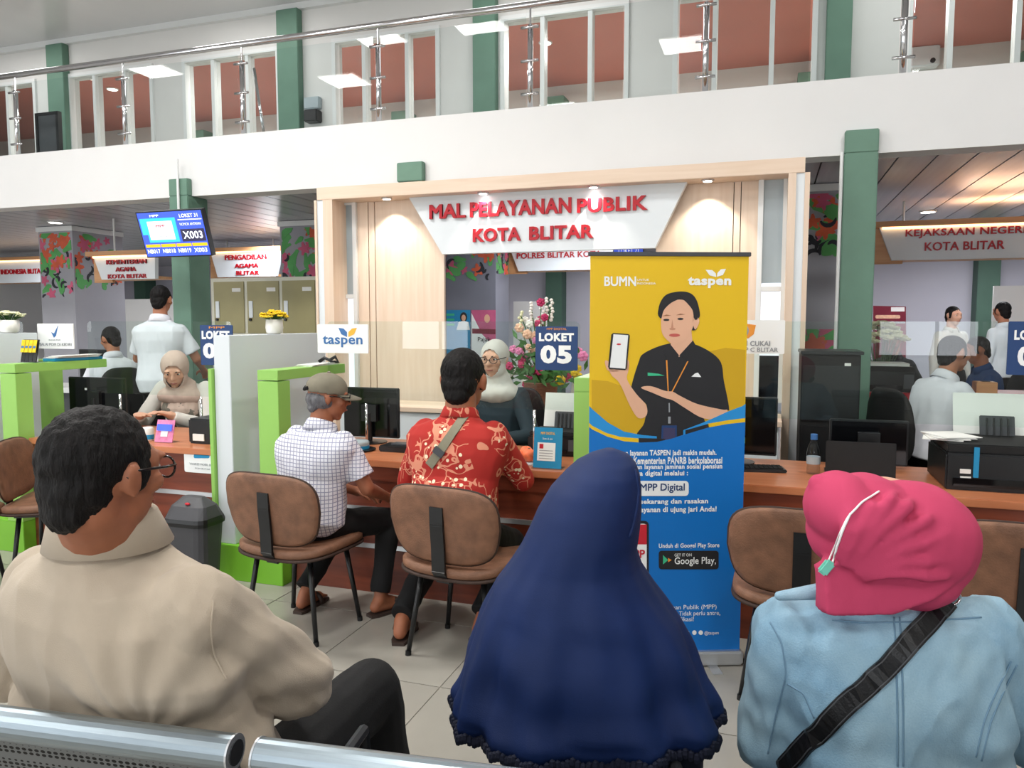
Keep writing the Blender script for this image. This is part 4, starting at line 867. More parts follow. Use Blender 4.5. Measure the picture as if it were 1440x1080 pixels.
pr('printed_arc', 'banner_ochre', [(832, 534), (832, 640), (1046, 640), (1048, 492), (1020, 489), (985, 497), (960, 515), (930, 600), (880, 545), (855, 536)], 1)
def Z2(x, y): return (820+x*260/906, 350+y*310/1080)     # coordinates of an enlarged view of the banner
def zz_(*ps): return [Z2(*p) for p in ps]
pr('printed_shirt', 'print_black', curve(*zz_((415, 465), (300, 510), (270, 560), (235, 680), (245, 715), (310, 765), (300, 850), (285, 940), (700, 940), (600, 850), (610, 800), (700, 790), (715, 780), (690, 650), (665, 540), (540, 465))), 2)
pr('printed_neck', 'print_skin', zz_((432, 420), (428, 475), (470, 530), (535, 455), (530, 400)), 4)
pr('printed_collar', 'print_black', zz_((425, 465), (385, 500), (420, 550), (470, 522)), 5); pr('printed_collar', 'print_black', zz_((538, 448), (470, 522), (515, 545), (560, 490)), 5)
pr('printed_hair', 'print_black', curve(*zz_((385, 345), (370, 290), (400, 230), (460, 210), (520, 215), (555, 250), (572, 320), (560, 350), (540, 400))), 4)
pr('printed_face', 'print_skin', curve(*zz_((385, 320), (384, 400), (405, 440), (445, 468), (490, 455), (530, 400), (540, 360), (535, 300), (500, 255), (455, 250), (410, 270)), n=5), 6)
pr('printed_ear', 'print_skin', curve(*zz_((535, 345), (560, 335), (568, 360), (548, 395))), 6)
pr('printed_hair', 'print_black', curve(*zz_((382, 340), (376, 290), (410, 235), (470, 225), (478, 240), (430, 265), (395, 300)), n=4), 7); pr('printed_hair', 'print_black', curve(*zz_((470, 228), (520, 225), (552, 260), (562, 335), (545, 345), (535, 300), (505, 262)), n=4), 7)
for cx, cy in ((407, 348), (476, 343)): pr('printed_eye', 'print_black', [Z2(*q) for q in oval(cx, cy, 15, 5.5)], 7); pr('printed_brow', 'print_brown', zz_((cx-22, cy-18), (cx, cy-26), (cx+24, cy-22), (cx, cy-19)), 7)
pr('printed_nose', 'print_skin_dark', [Z2(*q) for q in oval(437, 392, 15, 6)], 7); pr('printed_nose', 'print_skin_dark', zz_((436, 345), (430, 390), (442, 390)), 7); pr('printed_mouth', 'print_lip', [Z2(*q) for q in oval(447, 423, 27, 8)], 7)
pr('printed_arm', 'print_skin', curve(*zz_((150, 590), (125, 580), (140, 620), (180, 660), (230, 770), (270, 828), (310, 815), (308, 765), (260, 710), (215, 640), (222, 590), (215, 540), (190, 570)), n=4), 5)
pr('printed_hand', 'print_skin', curve(*zz_((112, 545), (108, 565), (130, 600), (215, 595), (222, 545), (200, 560), (140, 560)), n=4), 5)
pr('printed_phone', 'print_black', [Z2(*q) for q in [(147, 412), (222, 417), (228, 425), (213, 585), (205, 594), (128, 588), (122, 578), (138, 420)]], 7); pr('printed_phone_screen', 'white_print', [Z2(*q) for q in [(148, 418), (220, 423), (206, 587), (130, 581)]], 8); pr('printed_logo', 'print_red', [Z2(*q) for q in oval(174, 467, 11, 4)], 9)
pr('printed_arm', 'print_skin', curve(*zz_((283, 680), (330, 672), (400, 695), (440, 700), (475, 720), (560, 760), (680, 787), (705, 790), (690, 830), (590, 830), (500, 780), (440, 742), (400, 730), (340, 705)), n=4), 6)
pr('printed_lanyard', 'print_orange', zz_((405, 545), (414, 697), (419, 697), (412, 545)), 5); pr('printed_lanyard', 'print_orange', zz_((510, 550), (432, 700), (438, 700), (516, 550)), 5); pr('printed_lanyard', 'print_grey', zz_((418, 755), (419, 800), (425, 800), (424, 755)), 7); pr('printed_clip', 'print_grey', zz_((416, 822), (416, 855), (428, 855), (428, 822)), 7)
pr('printed_badge', 'navy_print', zz_((385, 865), (382, 940), (458, 932), (458, 865)), 7); pr('printed_badge_card', 'screen_dark', zz_((393, 875), (391, 940), (450, 925), (450, 878)), 8)
pr('printed_logo', 'print_green', zz_((316, 606), (316, 622), (398, 621), (370, 612)), 5); pr('printed_logo', 'white_print', zz_((530, 626), (548, 610), (562, 606), (578, 628)), 5)
# blue lower field with its wave and yellow ribbon
pr('printed_field', 'banner_light_blue', zz_((20, 770), (44, 785), (120, 850), (200, 895), (290, 912), (360, 918), (360, 1110), (20, 1110)), 8)
pr('printed_field', 'banner_light_blue', zz_((490, 888), (590, 850), (700, 800), (780, 770), (800, 760), (800, 1000), (490, 1000)), 8)
pr('printed_ribbon', 'banner_yellow', zz_((20, 852), (44, 866), (110, 900), (180, 920), (270, 928), (272, 960), (20, 960)), 9); pr('printed_ribbon', 'print_black', zz_((272, 926), (360, 928), (400, 930), (400, 960), (272, 960)), 9); pr('printed_ribbon', 'banner_yellow', zz_((610, 856), (700, 840), (800, 828), (800, 890), (610, 890)), 9); pr('printed_ribbon', 'print_black', zz_((500, 888), (614, 856), (618, 880), (500, 910)), 9)
pr('printed_field', 'banner_blue', [Z2(*q) for q in [(20, 872), (44, 884), (120, 920), (200, 942), (280, 948), (360, 945), (430, 930), (500, 908), (610, 875), (700, 858), (800, 848)]] + [(1060, 700), (1044, 935), (820, 935)], 10)
def bt(s, px, m='white_print', b=.03, l=.0052): ptext('lettering', s, fbn, px, m, bn, bold=b, ext=.0004, lift=l)
bt('BUMN', (850, 389, 894, 402), b=.03, l=.001); bt('UNTUK', (896, 392, 913, 395), b=.0, l=.001); bt('INDONESIA', (896, 397, 922, 400), b=.0, l=.001)
bt('taspen', (967, 389, 1028, 405), b=.045, l=.001); pr('printed_leaf', 'white_print', zz_((600, 102), (632, 104), (650, 120), (652, 138), (620, 130)), 1); pr('printed_leaf', 'white_print', zz_((700, 98), (675, 100), (658, 118), (655, 137), (685, 128)), 1)
bt('Akses layanan TASPEN jadi makin mudah.', (862, 633, 1007, 643)); bt('Bersama Kementerian PANRB berkolaborasi', (858, 643, 1015, 653)); bt('memberikan layanan jaminan sosial pensiun', (858, 653, 1015, 662)); bt('secara digital melalui :', (878, 662, 967, 671))
pr('printed_pill', 'white_print', rrect(870, 676, 968, 697, 5), 13); bt('MPP Digital', (900, 680, 962, 693), 'navy_print', .02, .006)
bt('Download sekarang dan rasakan', (850, 702, 995, 711)); bt('kemudahan layanan di ujung jari Anda!', (848, 713, 1007, 723)); bt('Unduh di Googel Play Store', (926, 764, 1011, 772), b=.02)
pr('printed_button', 'print_black', rrect(926, 774, 1010, 800, 4), 13); bt('GET IT ON', (948, 778, 972, 782), b=.0, l=.006); bt('Google Play,', (948, 783, 1006, 796), b=.01, l=.006)
pr('printed_arrow', 'print_green', [(932, 780), (932, 793), (939, 787)], 14); pr('printed_arrow', 'print_orange', [(939, 784), (939, 790), (944, 787)], 14)
pr('printed_phone', 'print_black', rrect(860, 732, 912, 845, 6), 13); pr('printed_phone_screen', 'white_print', rrect(864, 736, 909, 840, 4), 14); pr('printed_header', 'print_red', [(864, 737), (864, 765), (909, 765), (909, 737)], 15); bt('MPP', (880, 773, 906, 784), 'print_red', .03, .0068)
bt('Mal Pelayanan Publik (MPP)', (906, 851, 1007, 859), b=.0); bt('Digital Indonesia. Tidak perlu antre,', (896, 860, 1012, 868), b=.0); bt('cukup lewat aplikasi!', (904, 868, 975, 876), b=.0); bt('@taspen', (990, 887, 1010, 893), b=.0)
for u in (966, 976, 985): pr('printed_icon', 'white_print', oval(u, 889, 3, 3.2), 12)

# ================================================================= REAR OFFICE FURNITURE
def desk(x0, x1, y0, y1, z, m, label, leg='white_laminate'):
    t = thing('office_desk', label, 'desk', ((x0+x1)/2, (y0+y1)/2, 0)); MB().box((x0, y0, z-.06), (x1, y1, z)).build('top', m, t, bevel=.003)
    for x in (x0+.02, x1-.1): MB().box((x, y0+.02, 0), (x+.08, y1-.02, z-.06)).build('leg', leg, t)
    MB().box((x0+.1, y0+.06, .1), (x1-.1, y0+.09, z-.06)).build('modesty_panel', 'grey_plastic', t); return t
ry = 6.6
rz_ = atY(1230, 552, ry).z; dk = desk(xY(1205, ry), xY(1345, ry), ry, ry+.6, rz_, 'red_laminate', 'red-topped office desk carrying the rear printer'); dk2 = desk(xY(1352, ry), xY(1560, ry), ry, ry+.6, rz_, 'red_laminate', 'red-topped office desk behind the seated officer at right')
MB().box((xY(1264, ry), ry-.03, .1), (xY(1279, ry), ry, rz_-.06)).build('white_post', 'white_laminate', dk)
xa, xb = xY(1220, ry+.1), xY(1290, ry+.1); pq = printer(xa, xb, ry+.08, ry+.45, rz_, .2, 'black printer on the red-topped desk at the rear'); MB().box((xa+.02, ry+.1, rz_+.203), (xb-.04, ry+.4, rz_+.225)).build('paper_sheet', 'paper', pq)
t = thing('tissue_box', 'brown wooden tissue box on the red desk beside the officer', 'box', (xY(1393, ry+.1), ry+.2, rz_)); MB().box((xY(1378, ry+.15), ry+.15, rz_), (xY(1408, ry+.15), ry+.3, rz_+.09)).build('box', 'warm_wood', t, bevel=.004); MB().box((xY(1388, ry+.15), ry+.19, rz_+.09), (xY(1399, ry+.15), ry+.26, rz_+.094)).build('slot', 'leather_edge', t)
x = xY(1238, ry+.62)+.03; flower_pot('flower_pot', 'dark pot of dry beige and green flowers behind the rear printer', (x, 7.33, 0.0), .1, rz_+.2, 'petal_cream', 42, 21, (.2, .06), .34, 'black_plastic', 2.6)
# tall dark kiosk cabinet
ky = 5.0; t = thing('file_cabinet', 'tall black cabinet behind the counter left of the green pillar', 'cabinet', (.36, ky+.2, 0)); zt_ = atY(1170, 494, ky).z
MB().box((xY(1129, ky), ky, 0), (xY(1213, ky), ky+.42, zt_-.02)).build('body', 'black_matte', t, bevel=.004); MB().box((xY(1127, ky), ky-.01, zt_-.02), (xY(1217, ky), ky+.43, zt_)).build('top', 'black_plastic', t, bevel=.003); MB().box((xY(1190, ky), ky-.003, zt_-.09), (xY(1199, ky), ky, zt_-.07)).build('name_tag', 'paper', t)
for i in range(3): MB().box((xY(1131, ky), ky-.008, .1+.37*i), (xY(1211, ky), ky-.0005, .44+.37*i)).build('drawer', 'black_plastic', t, bevel=.003)
# swivel chairs
def swivel(label, x, y, rz, zt=.98):
    t = thing('swivel_chair', label, 'chair', (x, y, 0), rz, 'black mesh office chairs'); local(t)
    s = saddle(.48, .46, .07, .0); s.v = [v+Vector((0, 0, .43)) for v in s.v]; s.build('seat', 'black_matte', t, smooth=True)
    b = saddle(.46, .5, .03, .05); b.v = [Vector((v.x*(1-.25*max(0, v.y)/.25), -.24+v.z, .54+.22+v.y)) for v in b.v]; b.build('backrest', 'black_matte', t, smooth=True)
    MB().cyl((0, 0, .1), (0, 0, .40), .03).build('gas_lift', 'steel_dark', t); MB().tube([(0, -.15, .43), (0, -.29, .48), (0, -.28, .7)], .022).build('back_arm', 'black_plastic', t)
    for k in range(5): a = k*1.2566; MB().tube([(0, 0, .11), (.27*math.cos(a), .27*math.sin(a), .07)], [.028, .018]).build('base_spoke', 'black_plastic', t); MB().cyl((.27*math.cos(a)-.0, .27*math.sin(a), .027), (.27*math.cos(a)+.03, .27*math.sin(a), .027), .027).build('caster', 'black_plastic', t)
    return t
# things left rear
desk(-8.0, -6.3, 6.25, 6.75, .74, 'frame_white', 'white office desk behind the seated officer at left')
t = monitor(0, .5, 7.7, .80, 1.12, 'black monitor on the white desk at the rear left'); t.location = (xY(135, 6.5), 6.5, .74)

# ================================================================= WAITING BENCH
ba = rad(6.6); bd = Vector((math.cos(ba), math.sin(ba), 0)); bfw = Vector((-bd.y, bd.x, 0)); BO = atD(345, 1054, 1.06)
bench = thing('waiting_bench', 'brushed steel waiting bench with rolled backrests and teal armrest ends in the foreground', 'bench', (BO.x, BO.y, 0), ba); local(bench)
WM[bench.name] = Matrix.Identity(4); zr = BO.z; SW = .56
def bench_seat(x0, x1):
    # sheet profile (y forward, z): rolled top, reclined back, seat pan, rolled front
    prof = [(.012, zr-.022), (.022, zr-.06), (.05, zr-.16), (.085, zr-.28), (.12, zr-.37), (.17, zr-.425), (.24, zr-.435), (.36, zr-.425), (.47, zr-.415), (.52, zr-.42)]
    n = len(prof); m = MB()
    for side in (0,):
        top = [(x0, y, z) for y, z in prof] + [(x1, y, z) for y, z in prof]; lo = [(x, y-.004, z-.006) for x, y, z in top]
        vs = top + lo; fs = []
        for i in range(n-1): fs += [(i, i+1, n+i+1, n+i), (2*n+i, 3*n+i, 3*n+i+1, 2*n+i+1)]
        for i in range(n-1): fs += [(i, 2*n+i, 2*n+i+1, i+1), (n+i, n+i+1, 3*n+i+1, 3*n+i)]
        fs += [(0, n, 3*n, 2*n), (n-1, 3*n-1, 4*n-1, 2*n-1)]
        m.add(vs, fs)
    sh = m.build('seat_shell', 'perforated', bench)
    R = [[Vector((x, .024*math.cos(t)+.0, zr-.006+.024*math.sin(t))) for t in [2*math.pi*k/20 for k in range(20)]] for x in (x0, x1)]
    MB().rings(R).build('back_roll', 'steel_brushed', bench, smooth=False)
    bpy.data.objects[bench.children[-1].name]
    R = [[Vector((x, .53+.018*math.cos(t), zr-.432+.018*math.sin(t))) for t in [2*math.pi*k/16 for k in range(16)]] for x in (x0, x1)]
    MB().rings(R).build('front_roll', 'steel_brushed', bench)
    for x, s in ((x0, -1), (x1, 1)):
        for yy, zz, r in ((0, zr-.006, .024), (.53, zr-.432, .018)):
            e = MB().cyl((x, yy, zz), (x+s*.003, yy, zz), r*1.04, n=20).build('end_cap', 'metal_strip', bench); MB().cyl((x+s*.003, yy, zz), (x+s*.005, yy, zz), r*.72, n=20).build('cap_inset', 'steel_dark', e)
m = bpy.data.materials.new('perforated'); m.use_nodes = True; nt = m.node_tree; b = nt.nodes['Principled BSDF']; b.inputs['Metallic'].default_value = .9; b.inputs['Roughness'].default_value = .35
tc = nt.nodes.new('ShaderNodeTexCoord'); mp = nt.nodes.new('ShaderNodeMapping'); mp.inputs['Scale'].default_value = (90, 130, 130); vo = nt.nodes.new('ShaderNodeTexVoronoi'); vo.inputs['Randomness'].default_value = 0; vo.inputs['Scale'].default_value = 1
rp = nt.nodes.new('ShaderNodeValToRGB'); rp.color_ramp.elements[0].position = .36; rp.color_ramp.elements[1].position = .4; rp.color_ramp.elements[0].color = rgb(24, 24, 26); rp.color_ramp.elements[1].color = rgb(120, 124, 128)
nt.links.new(tc.outputs['Object'], mp.inputs[0]); nt.links.new(mp.outputs[0], vo.inputs['Vector']); nt.links.new(vo.outputs['Distance'], rp.inputs[0]); nt.links.new(rp.outputs[0], b.inputs['Base Color']); MATS['perforated'] = m
for x0, x1 in ((-.585, -.018), (.022, .565), (.605, 1.15), (1.19, 1.73)): bench_seat(x0, x1)
MB().box((-.6, .2, zr-.49), (1.75, .26, zr-.445)).build('main_beam', 'steel_dark', bench)
for x in (-.3, 1.45):
    MB().tube([(x, .0, .02), (x, .23, zr-.47), (x, .48, .02)], .022, 10).build('leg', 'chrome', bench, smooth=True)
for x in (0.002, .585, 1.17):
    MB().tube([(x, .08, zr-.3), (x, .06, zr-.2), (x, .4, zr-.19), (x, .44, zr-.4)], .012, 8).build('armrest', 'steel_dark', bench); 
    MB().box((x-.018, .46, zr-.45), (x+.018, .56, zr-.40)).build('seat_joint', 'teal_vinyl', bench, bevel=.005)
# ================================================================= PEOPLE
mat('skin_tan', (176, 118, 90), .55, var=.06, scale=20); mat('skin_brown', (158, 98, 70), .5, var=.08, scale=20); mat('skin_light', (214, 164, 138), .55, var=.05, scale=20)
mat('hair_black', (17, 14, 14), .6, spec=.25, var=.4, scale=40, bump=.5, bscale=220, stretch=(1, 1, .25)); mat('hair_grey', (108, 108, 112), .6, var=.3, scale=60, bump=.5, bscale=220, stretch=(1, 1, .25))
mat('eye_white', (230, 226, 220), .2, var=0); mat('eye_dark', (26, 18, 16), .15, var=0); mat('lip', (160, 86, 76), .45, var=0)
mat('cloth_beige', (178, 164, 146), .85, var=.04, scale=5, bump=.12, bscale=500, sheen=.1); mat('cloth_white', (222, 224, 232), .85, var=.02, scale=6, bump=.1, bscale=300)
mat('cloth_black', (14, 14, 16), .85, var=.15, scale=8, bump=.15, bscale=300); mat('cloth_navy', (11, 35, 82), .62, var=.12, scale=4, bump=.08, bscale=600, spec=.3); mat('cloth_navy_dark', (10, 17, 40), .85, var=.1, scale=5)
mat('cloth_pink', (192, 68, 102), .8, var=.05, scale=5, bump=.08, bscale=600, spec=.2); mat('cloth_dusty', (196, 172, 160), .85, var=.04, scale=8); mat('cloth_cream', (206, 202, 196), .85, var=.03, scale=8)
mat('cloth_teal_dark', (34, 52, 60), .8, var=.1); mat('cloth_khaki', (126, 120, 104), .85, var=.08, scale=12, bump=.15, bscale=500); mat('strap_olive', (128, 124, 104), .7, var=.06, scale=20, bump=.2, bscale=600)
mat('leather_black', (20, 20, 22), .35, var=.1, bump=.1, bscale=300); mat('sandal', (62, 48, 42), .6, var=.1); mat('denim_stitch', (112, 146, 170), .8, var=.05); mat('mask_green', (120, 204, 184), .5, var=.03); mat('cloth_blue_shirt', (28, 62, 108), .8, var=.06)
def rampmat(name, build):
    m = bpy.data.materials.new(name); m.use_nodes = True; nt = m.node_tree; b = nt.nodes['Principled BSDF']; b.inputs['Roughness'].default_value = .85
    tc = nt.nodes.new('ShaderNodeTexCoord'); build(nt, b, tc); MATS[name] = m
def nd(nt, t, **k):
    n = nt.nodes.new(t)
    for a, v in k.items(): setattr(n, a, v)
    return n
def mth(nt, op, a, b=None):
    n = nd(nt, 'ShaderNodeMath', operation=op)
    for i, x in enumerate((a, b)):
        if x is None: continue
        if isinstance(x, (int, float)): n.inputs[i].default_value = x
        else: nt.links.new(x, n.inputs[i])
    return n.outputs[0]
def mixc(nt, f, a, b):
    n = nd(nt, 'ShaderNodeMix', data_type='RGBA'); nt.links.new(f, n.inputs[0])
    for i, x in ((6, a), (7, b)):
        if isinstance(x, tuple): n.inputs[i].default_value = x
        else: nt.links.new(x, n.inputs[i])
    return n.outputs[2]
def check(nt, b, tc):
    sp = nd(nt, 'ShaderNodeSeparateXYZ'); nt.links.new(tc.outputs['Object'], sp.inputs[0])
    l = lambda v: mth(nt, 'LESS_THAN', mth(nt, 'FRACT', mth(nt, 'MULTIPLY', v, 58)), .2)
    f = mth(nt, 'MULTIPLY', mth(nt, 'MAXIMUM', l(sp.outputs[2]), l(mth(nt, 'ADD', mth(nt, 'MULTIPLY', sp.outputs[0], .8), mth(nt, 'MULTIPLY', sp.outputs[1], .6)))), .8)
    nt.links.new(mixc(nt, f, rgb(224, 224, 232), rgb(112, 116, 150)), b.inputs['Base Color'])
rampmat('cloth_check', check)
def batik(nt, b, tc):
    n = nd(nt, 'ShaderNodeTexNoise'); n.inputs['Scale'].default_value = 5.5; n.inputs['Detail'].default_value = 2; nt.links.new(tc.outputs['Object'], n.inputs[0])
    v = nd(nt, 'ShaderNodeTexVoronoi', feature='DISTANCE_TO_EDGE'); v.inputs['Scale'].default_value = 17; 
    mx = nd(nt, 'ShaderNodeMixRGB'); mx.inputs[0].default_value = .35; nt.links.new(tc.outputs['Object'], mx.inputs[1]); nt.links.new(n.outputs[1], mx.inputs[2]); nt.links.new(mx.outputs[0], v.inputs[0])
    v2 = nd(nt, 'ShaderNodeTexVoronoi'); v2.inputs['Scale'].default_value = 34; nt.links.new(tc.outputs['Object'], v2.inputs[0])
    n2 = nd(nt, 'ShaderNodeTexNoise'); n2.inputs['Scale'].default_value = 4.2; n2.inputs['Detail'].default_value = 1; nt.links.new(tc.outputs['Object'], n2.inputs[0])
    zone = mth(nt, 'GREATER_THAN', n2.outputs[0], .47)
    edge = mth(nt, 'LESS_THAN', v.outputs[0], .045); dots = mth(nt, 'LESS_THAN', v2.outputs[0], .3)
    ring = mth(nt, 'LESS_THAN', mth(nt, 'ABSOLUTE', mth(nt, 'SUBTRACT', n.outputs[0], .56)), .012)
    base = mixc(nt, mth(nt, 'MAXIMUM', ring, mth(nt, 'MULTIPLY', edge, zone)), rgb(172, 38, 31), rgb(218, 142, 114))
    nt.links.new(mixc(nt, mth(nt, 'MULTIPLY', mth(nt, 'MULTIPLY', dots, zone), mth(nt, 'GREATER_THAN', n2.outputs[0], .53)), base, rgb(238, 222, 190)), b.inputs['Base Color'])
rampmat('cloth_batik', batik)
def denim(nt, b, tc):
    n = nd(nt, 'ShaderNodeTexNoise'); n.inputs['Scale'].default_value = 5; n.inputs['Detail'].default_value = 6; nt.links.new(tc.outputs['Object'], n.inputs[0])
    n2 = nd(nt, 'ShaderNodeTexNoise'); n2.inputs['Scale'].default_value = 350; nt.links.new(tc.outputs['Object'], n2.inputs[0])
    r = nd(nt, 'ShaderNodeValToRGB'); r.color_ramp.elements[0].position = .3; r.color_ramp.elements[1].position = .72; r.color_ramp.elements[0].color = rgb(114, 154, 182); r.color_ramp.elements[1].color = rgb(174, 203, 214)
    nt.links.new(mth(nt, 'ADD', mth(nt, 'MULTIPLY', n.outputs[0], .85), mth(nt, 'MULTIPLY', n2.outputs[0], .15)), r.inputs[0]); nt.links.new(r.outputs[0], b.inputs['Base Color'])
    bp = nd(nt, 'ShaderNodeBump'); bp.inputs['Strength'].default_value = .25; bp.inputs['Distance'].default_value = .004; nt.links.new(n2.outputs[0], bp.inputs['Height']); nt.links.new(bp.outputs[0], b.inputs['Normal'])
rampmat('denim', denim)
def floral(nt, b, tc):
    v = nd(nt, 'ShaderNodeTexNoise'); v.inputs['Scale'].default_value = 14; v.inputs['Detail'].default_value = 3; nt.links.new(tc.outputs['Object'], v.inputs[0])
    nt.links.new(mixc(nt, mth(nt, 'GREATER_THAN', v.outputs[0], .55), rgb(202, 180, 166), rgb(128, 122, 112)), b.inputs['Base Color'])
rampmat('cloth_floral', floral)

def blob(name, mb, m, par, voxel=.008, it=4, fn=None, cut=None, solid=0, fac=.5):
    me = bpy.data.meshes.new('tmp'); me.from_pydata([tuple(v) for v in mb.v], [], mb.f); ob = bpy.data.objects.new('tmp', me); COL.objects.link(ob)
    bm = bmesh.new(); bm.from_mesh(me)
    bmesh.ops.recalc_face_normals(bm, faces=bm.faces); bm.to_mesh(me); bm.free()
    r = ob.modifiers.new('r', 'REMESH'); r.mode = 'VOXEL'; r.voxel_size = voxel; r.adaptivity = 0
    if it: q = ob.modifiers.new('s', 'SMOOTH'); q.factor = fac; q.iterations = it
    dg = bpy.context.evaluated_depsgraph_get(); dg.update(); out = bpy.data.meshes.new_from_object(ob.evaluated_get(dg)); bpy.data.objects.remove(ob); out.name = name
    if fn:
        out.update(); nv = len(out.vertices); co = np.empty(nv*3); out.vertices.foreach_get('co', co); co = co.reshape(-1, 3); no = np.array([v.normal[:] for v in out.vertices])
        d = np.array([fn(Vector(c), Vector(n)) for c, n in zip(co, no)]); co += no*d[:, None]; out.vertices.foreach_set('co', co.ravel())
    if cut:
        bm = bmesh.new(); bm.from_mesh(out); bmesh.ops.delete(bm, geom=[v for v in bm.verts if cut(v.co)], context='VERTS'); bm.to_mesh(out); bm.free()
    if par is not None and par.name in WM: out.transform(WM[par.name].inverted())
    out.materials.clear(); out.materials.append(MATS[m]); out.polygons.foreach_set('use_smooth', [True]*len(out.polygons)); out.update()
    o = bpy.data.objects.new(name, out); COL.objects.link(o)
    if par is not None: o.parent = par; WM[o.name] = WM.get(par.name, Matrix.Identity(4))
    if solid: s = o.modifiers.new('solid', 'SOLIDIFY'); s.thickness = solid
    return o
def folds(amp, sc=(9, 9, 3.5), seed=0.):
    def f(c, n):
        q = Vector((c.x*sc[0]+seed, c.y*sc[1], c.z*sc[2])); a = noise.noise(q); b = noise.noise(q*2.3+Vector((5, 3, 1)))
        return amp*((1-abs(a)*2.6)*.7 + b*.5 - .3)
    return f
def ik(a, t, l1, l2, pole):
    a = Vector(a); t = Vector(t); d = t-a; L = d.length
    if L > (l1+l2)*.995: t = a+d*((l1+l2)*.995/L); d = t-a; L = d.length
    d.normalize(); x = (l1*l1-l2*l2+L*L)/(2*L); h = math.sqrt(max(l1*l1-x*x, 0)); p = Vector(pole); p = (p-d*p.dot(d)).normalized()
    return a+d*x+p*h, t
def rotm(yaw=0, pitch=0, roll=0): return Matrix.Rotation(rad(yaw), 3, 'Z') @ Matrix.Rotation(rad(pitch), 3, 'X') @ Matrix.Rotation(rad(roll), 3, 'Y')
def joints(s=1, seat=None, lean=0, side=0, head=(0, 0, 0), hands=None, feet=None, bend=0, sit_y=0):
    """local frame, +y is where the person faces; pitch<0 looks down"""
    J = {'s': s}; st = seat is None
    pz = .90*s if st else seat+.10*s
    J['pelvis'] = Vector((0, sit_y, pz)); l = rad(lean); up = Vector((math.sin(rad(side)), math.sin(l), math.cos(l))).normalized(); J['up'] = up
    fw = Vector((0, math.cos(l+rad(bend)), -math.sin(l+rad(bend)))); J['neck'] = J['pelvis']+up*.49*s; J['fw'] = fw
    J['Rh'] = rotm(*head); nu = (up*.6+Vector((0, .12, .8))).normalized(); J['head'] = J['neck']+nu*.165*s+J['Rh'] @ Vector((0, .015, 0))*s
    for k, q in (('L', -1), ('R', 1)):
        J['sh'+k] = J['neck']+Vector((q*.158*s, 0, 0))-up*.074*s
        J['hip'+k] = J['pelvis']+Vector((q*.09*s, .02, -.02))
        h = (hands or {}).get(k, (q*.16, .34, J['pelvis'].z+.08) if not st else (q*.24, .03, .80*s)); 
        J['el'+k], J['wr'+k] = ik(J['sh'+k], h, .275*s, .245*s, (q*.6, -.5, -.6))
        f = (feet or {}).get(k, (q*.11, .02 if st else .50, 0)); an = Vector((f[0], f[1], .085*s))
        J['kn'+k], J['an'+k] = ik(J['hip'+k], an, .42*s, .40*s, (q*.12, 1, .35)); J['toe'+k] = Vector(((f[3] if len(f) > 3 else q*.25), 1, 0)).normalized()
    return J
def torso(mb, J, k=1.0, w=1.0, belly=1.0, lo=-.12, n=22):
    s = J['s']*k; up = J['up']; rx = (J['shR']-J['shL']).normalized(); P = J['pelvis']; N = J['neck']; fy = up.cross(rx)
    fy = -fy if fy.dot(J['fw']) < 0 else fy; S = []
    for t, a, b, off in ((lo, .165, .118, .0), (0.0, .172*w, .122*belly, .0), (.25, .158*w, .112*belly, .005*belly), (.45, .162*w, .112, .0), (.65, .186*w, .118, -.008), (.8, .196*w*J.get('sl', 1), .108, -.014), (.89, .176*w*J.get('sl', 1)**2, .092, -.014), (.955, .118*J.get('sl', 1)**2, .074, -.008), (1.03, .062, .058, .004)):
        c = P.lerp(N, t)+fy*off; S.append([c+rx*(a*s*math.copysign(abs(math.cos(q))**.8, math.cos(q)))+fy*(b*s*math.sin(q)) for q in [2*math.pi*i/n for i in range(n)]])
    mb.rings(S)
def hand(mb, J, k, curl=.5, palm=None):
    s = J['s']; w = J['wr'+k]; d = (w-J['el'+k]).normalized(); q = -1 if k == 'L' else 1
    nrm = Vector(palm) if palm else Vector((0, 0, -1)); nrm = (nrm-d*nrm.dot(d)).normalized(); sd = d.cross(nrm)*1.0
    if (sd.x > 0) == (q > 0): sd = -sd       # towards the thumb, i.e. the body's middle
    c = w+d*.055*s; mb.cap(w, w+d*.03*s, .024*s, .028*s, 10)
    R = Matrix((sd, d, nrm)).transposed(); mb.ell(c, (.040*s, .052*s, .017*s), R, 12, 8)
    for i, (o_, L) in enumerate(((.030, .068), (.010, .078), (-.010, .072), (-.029, .056))):
        b = w+d*.088*s+sd*o_*s; a1 = curl*.5; a2 = curl*1.4; m_ = b+(d*math.cos(a1)+nrm*math.sin(a1))*L*.52*s; e = m_+(d*math.cos(a2)+nrm*math.sin(a2))*L*.5*s
        mb.cap(b-d*.012*s, m_, .0098*s, .0088*s, 8, 3); mb.cap(m_, e, .0088*s, .0074*s, 8, 3)
    b = w+d*.03*s+sd*.030*s; m_ = b+(d*.6+sd*.75+nrm*.2).normalized()*.04*s; e = m_+(d*.85+sd*.3+nrm*.4).normalized()*.032*s; mb.cap(b, m_, .013*s, .011*s, 8, 3); mb.cap(m_, e, .011*s, .0085*s, 8, 3)
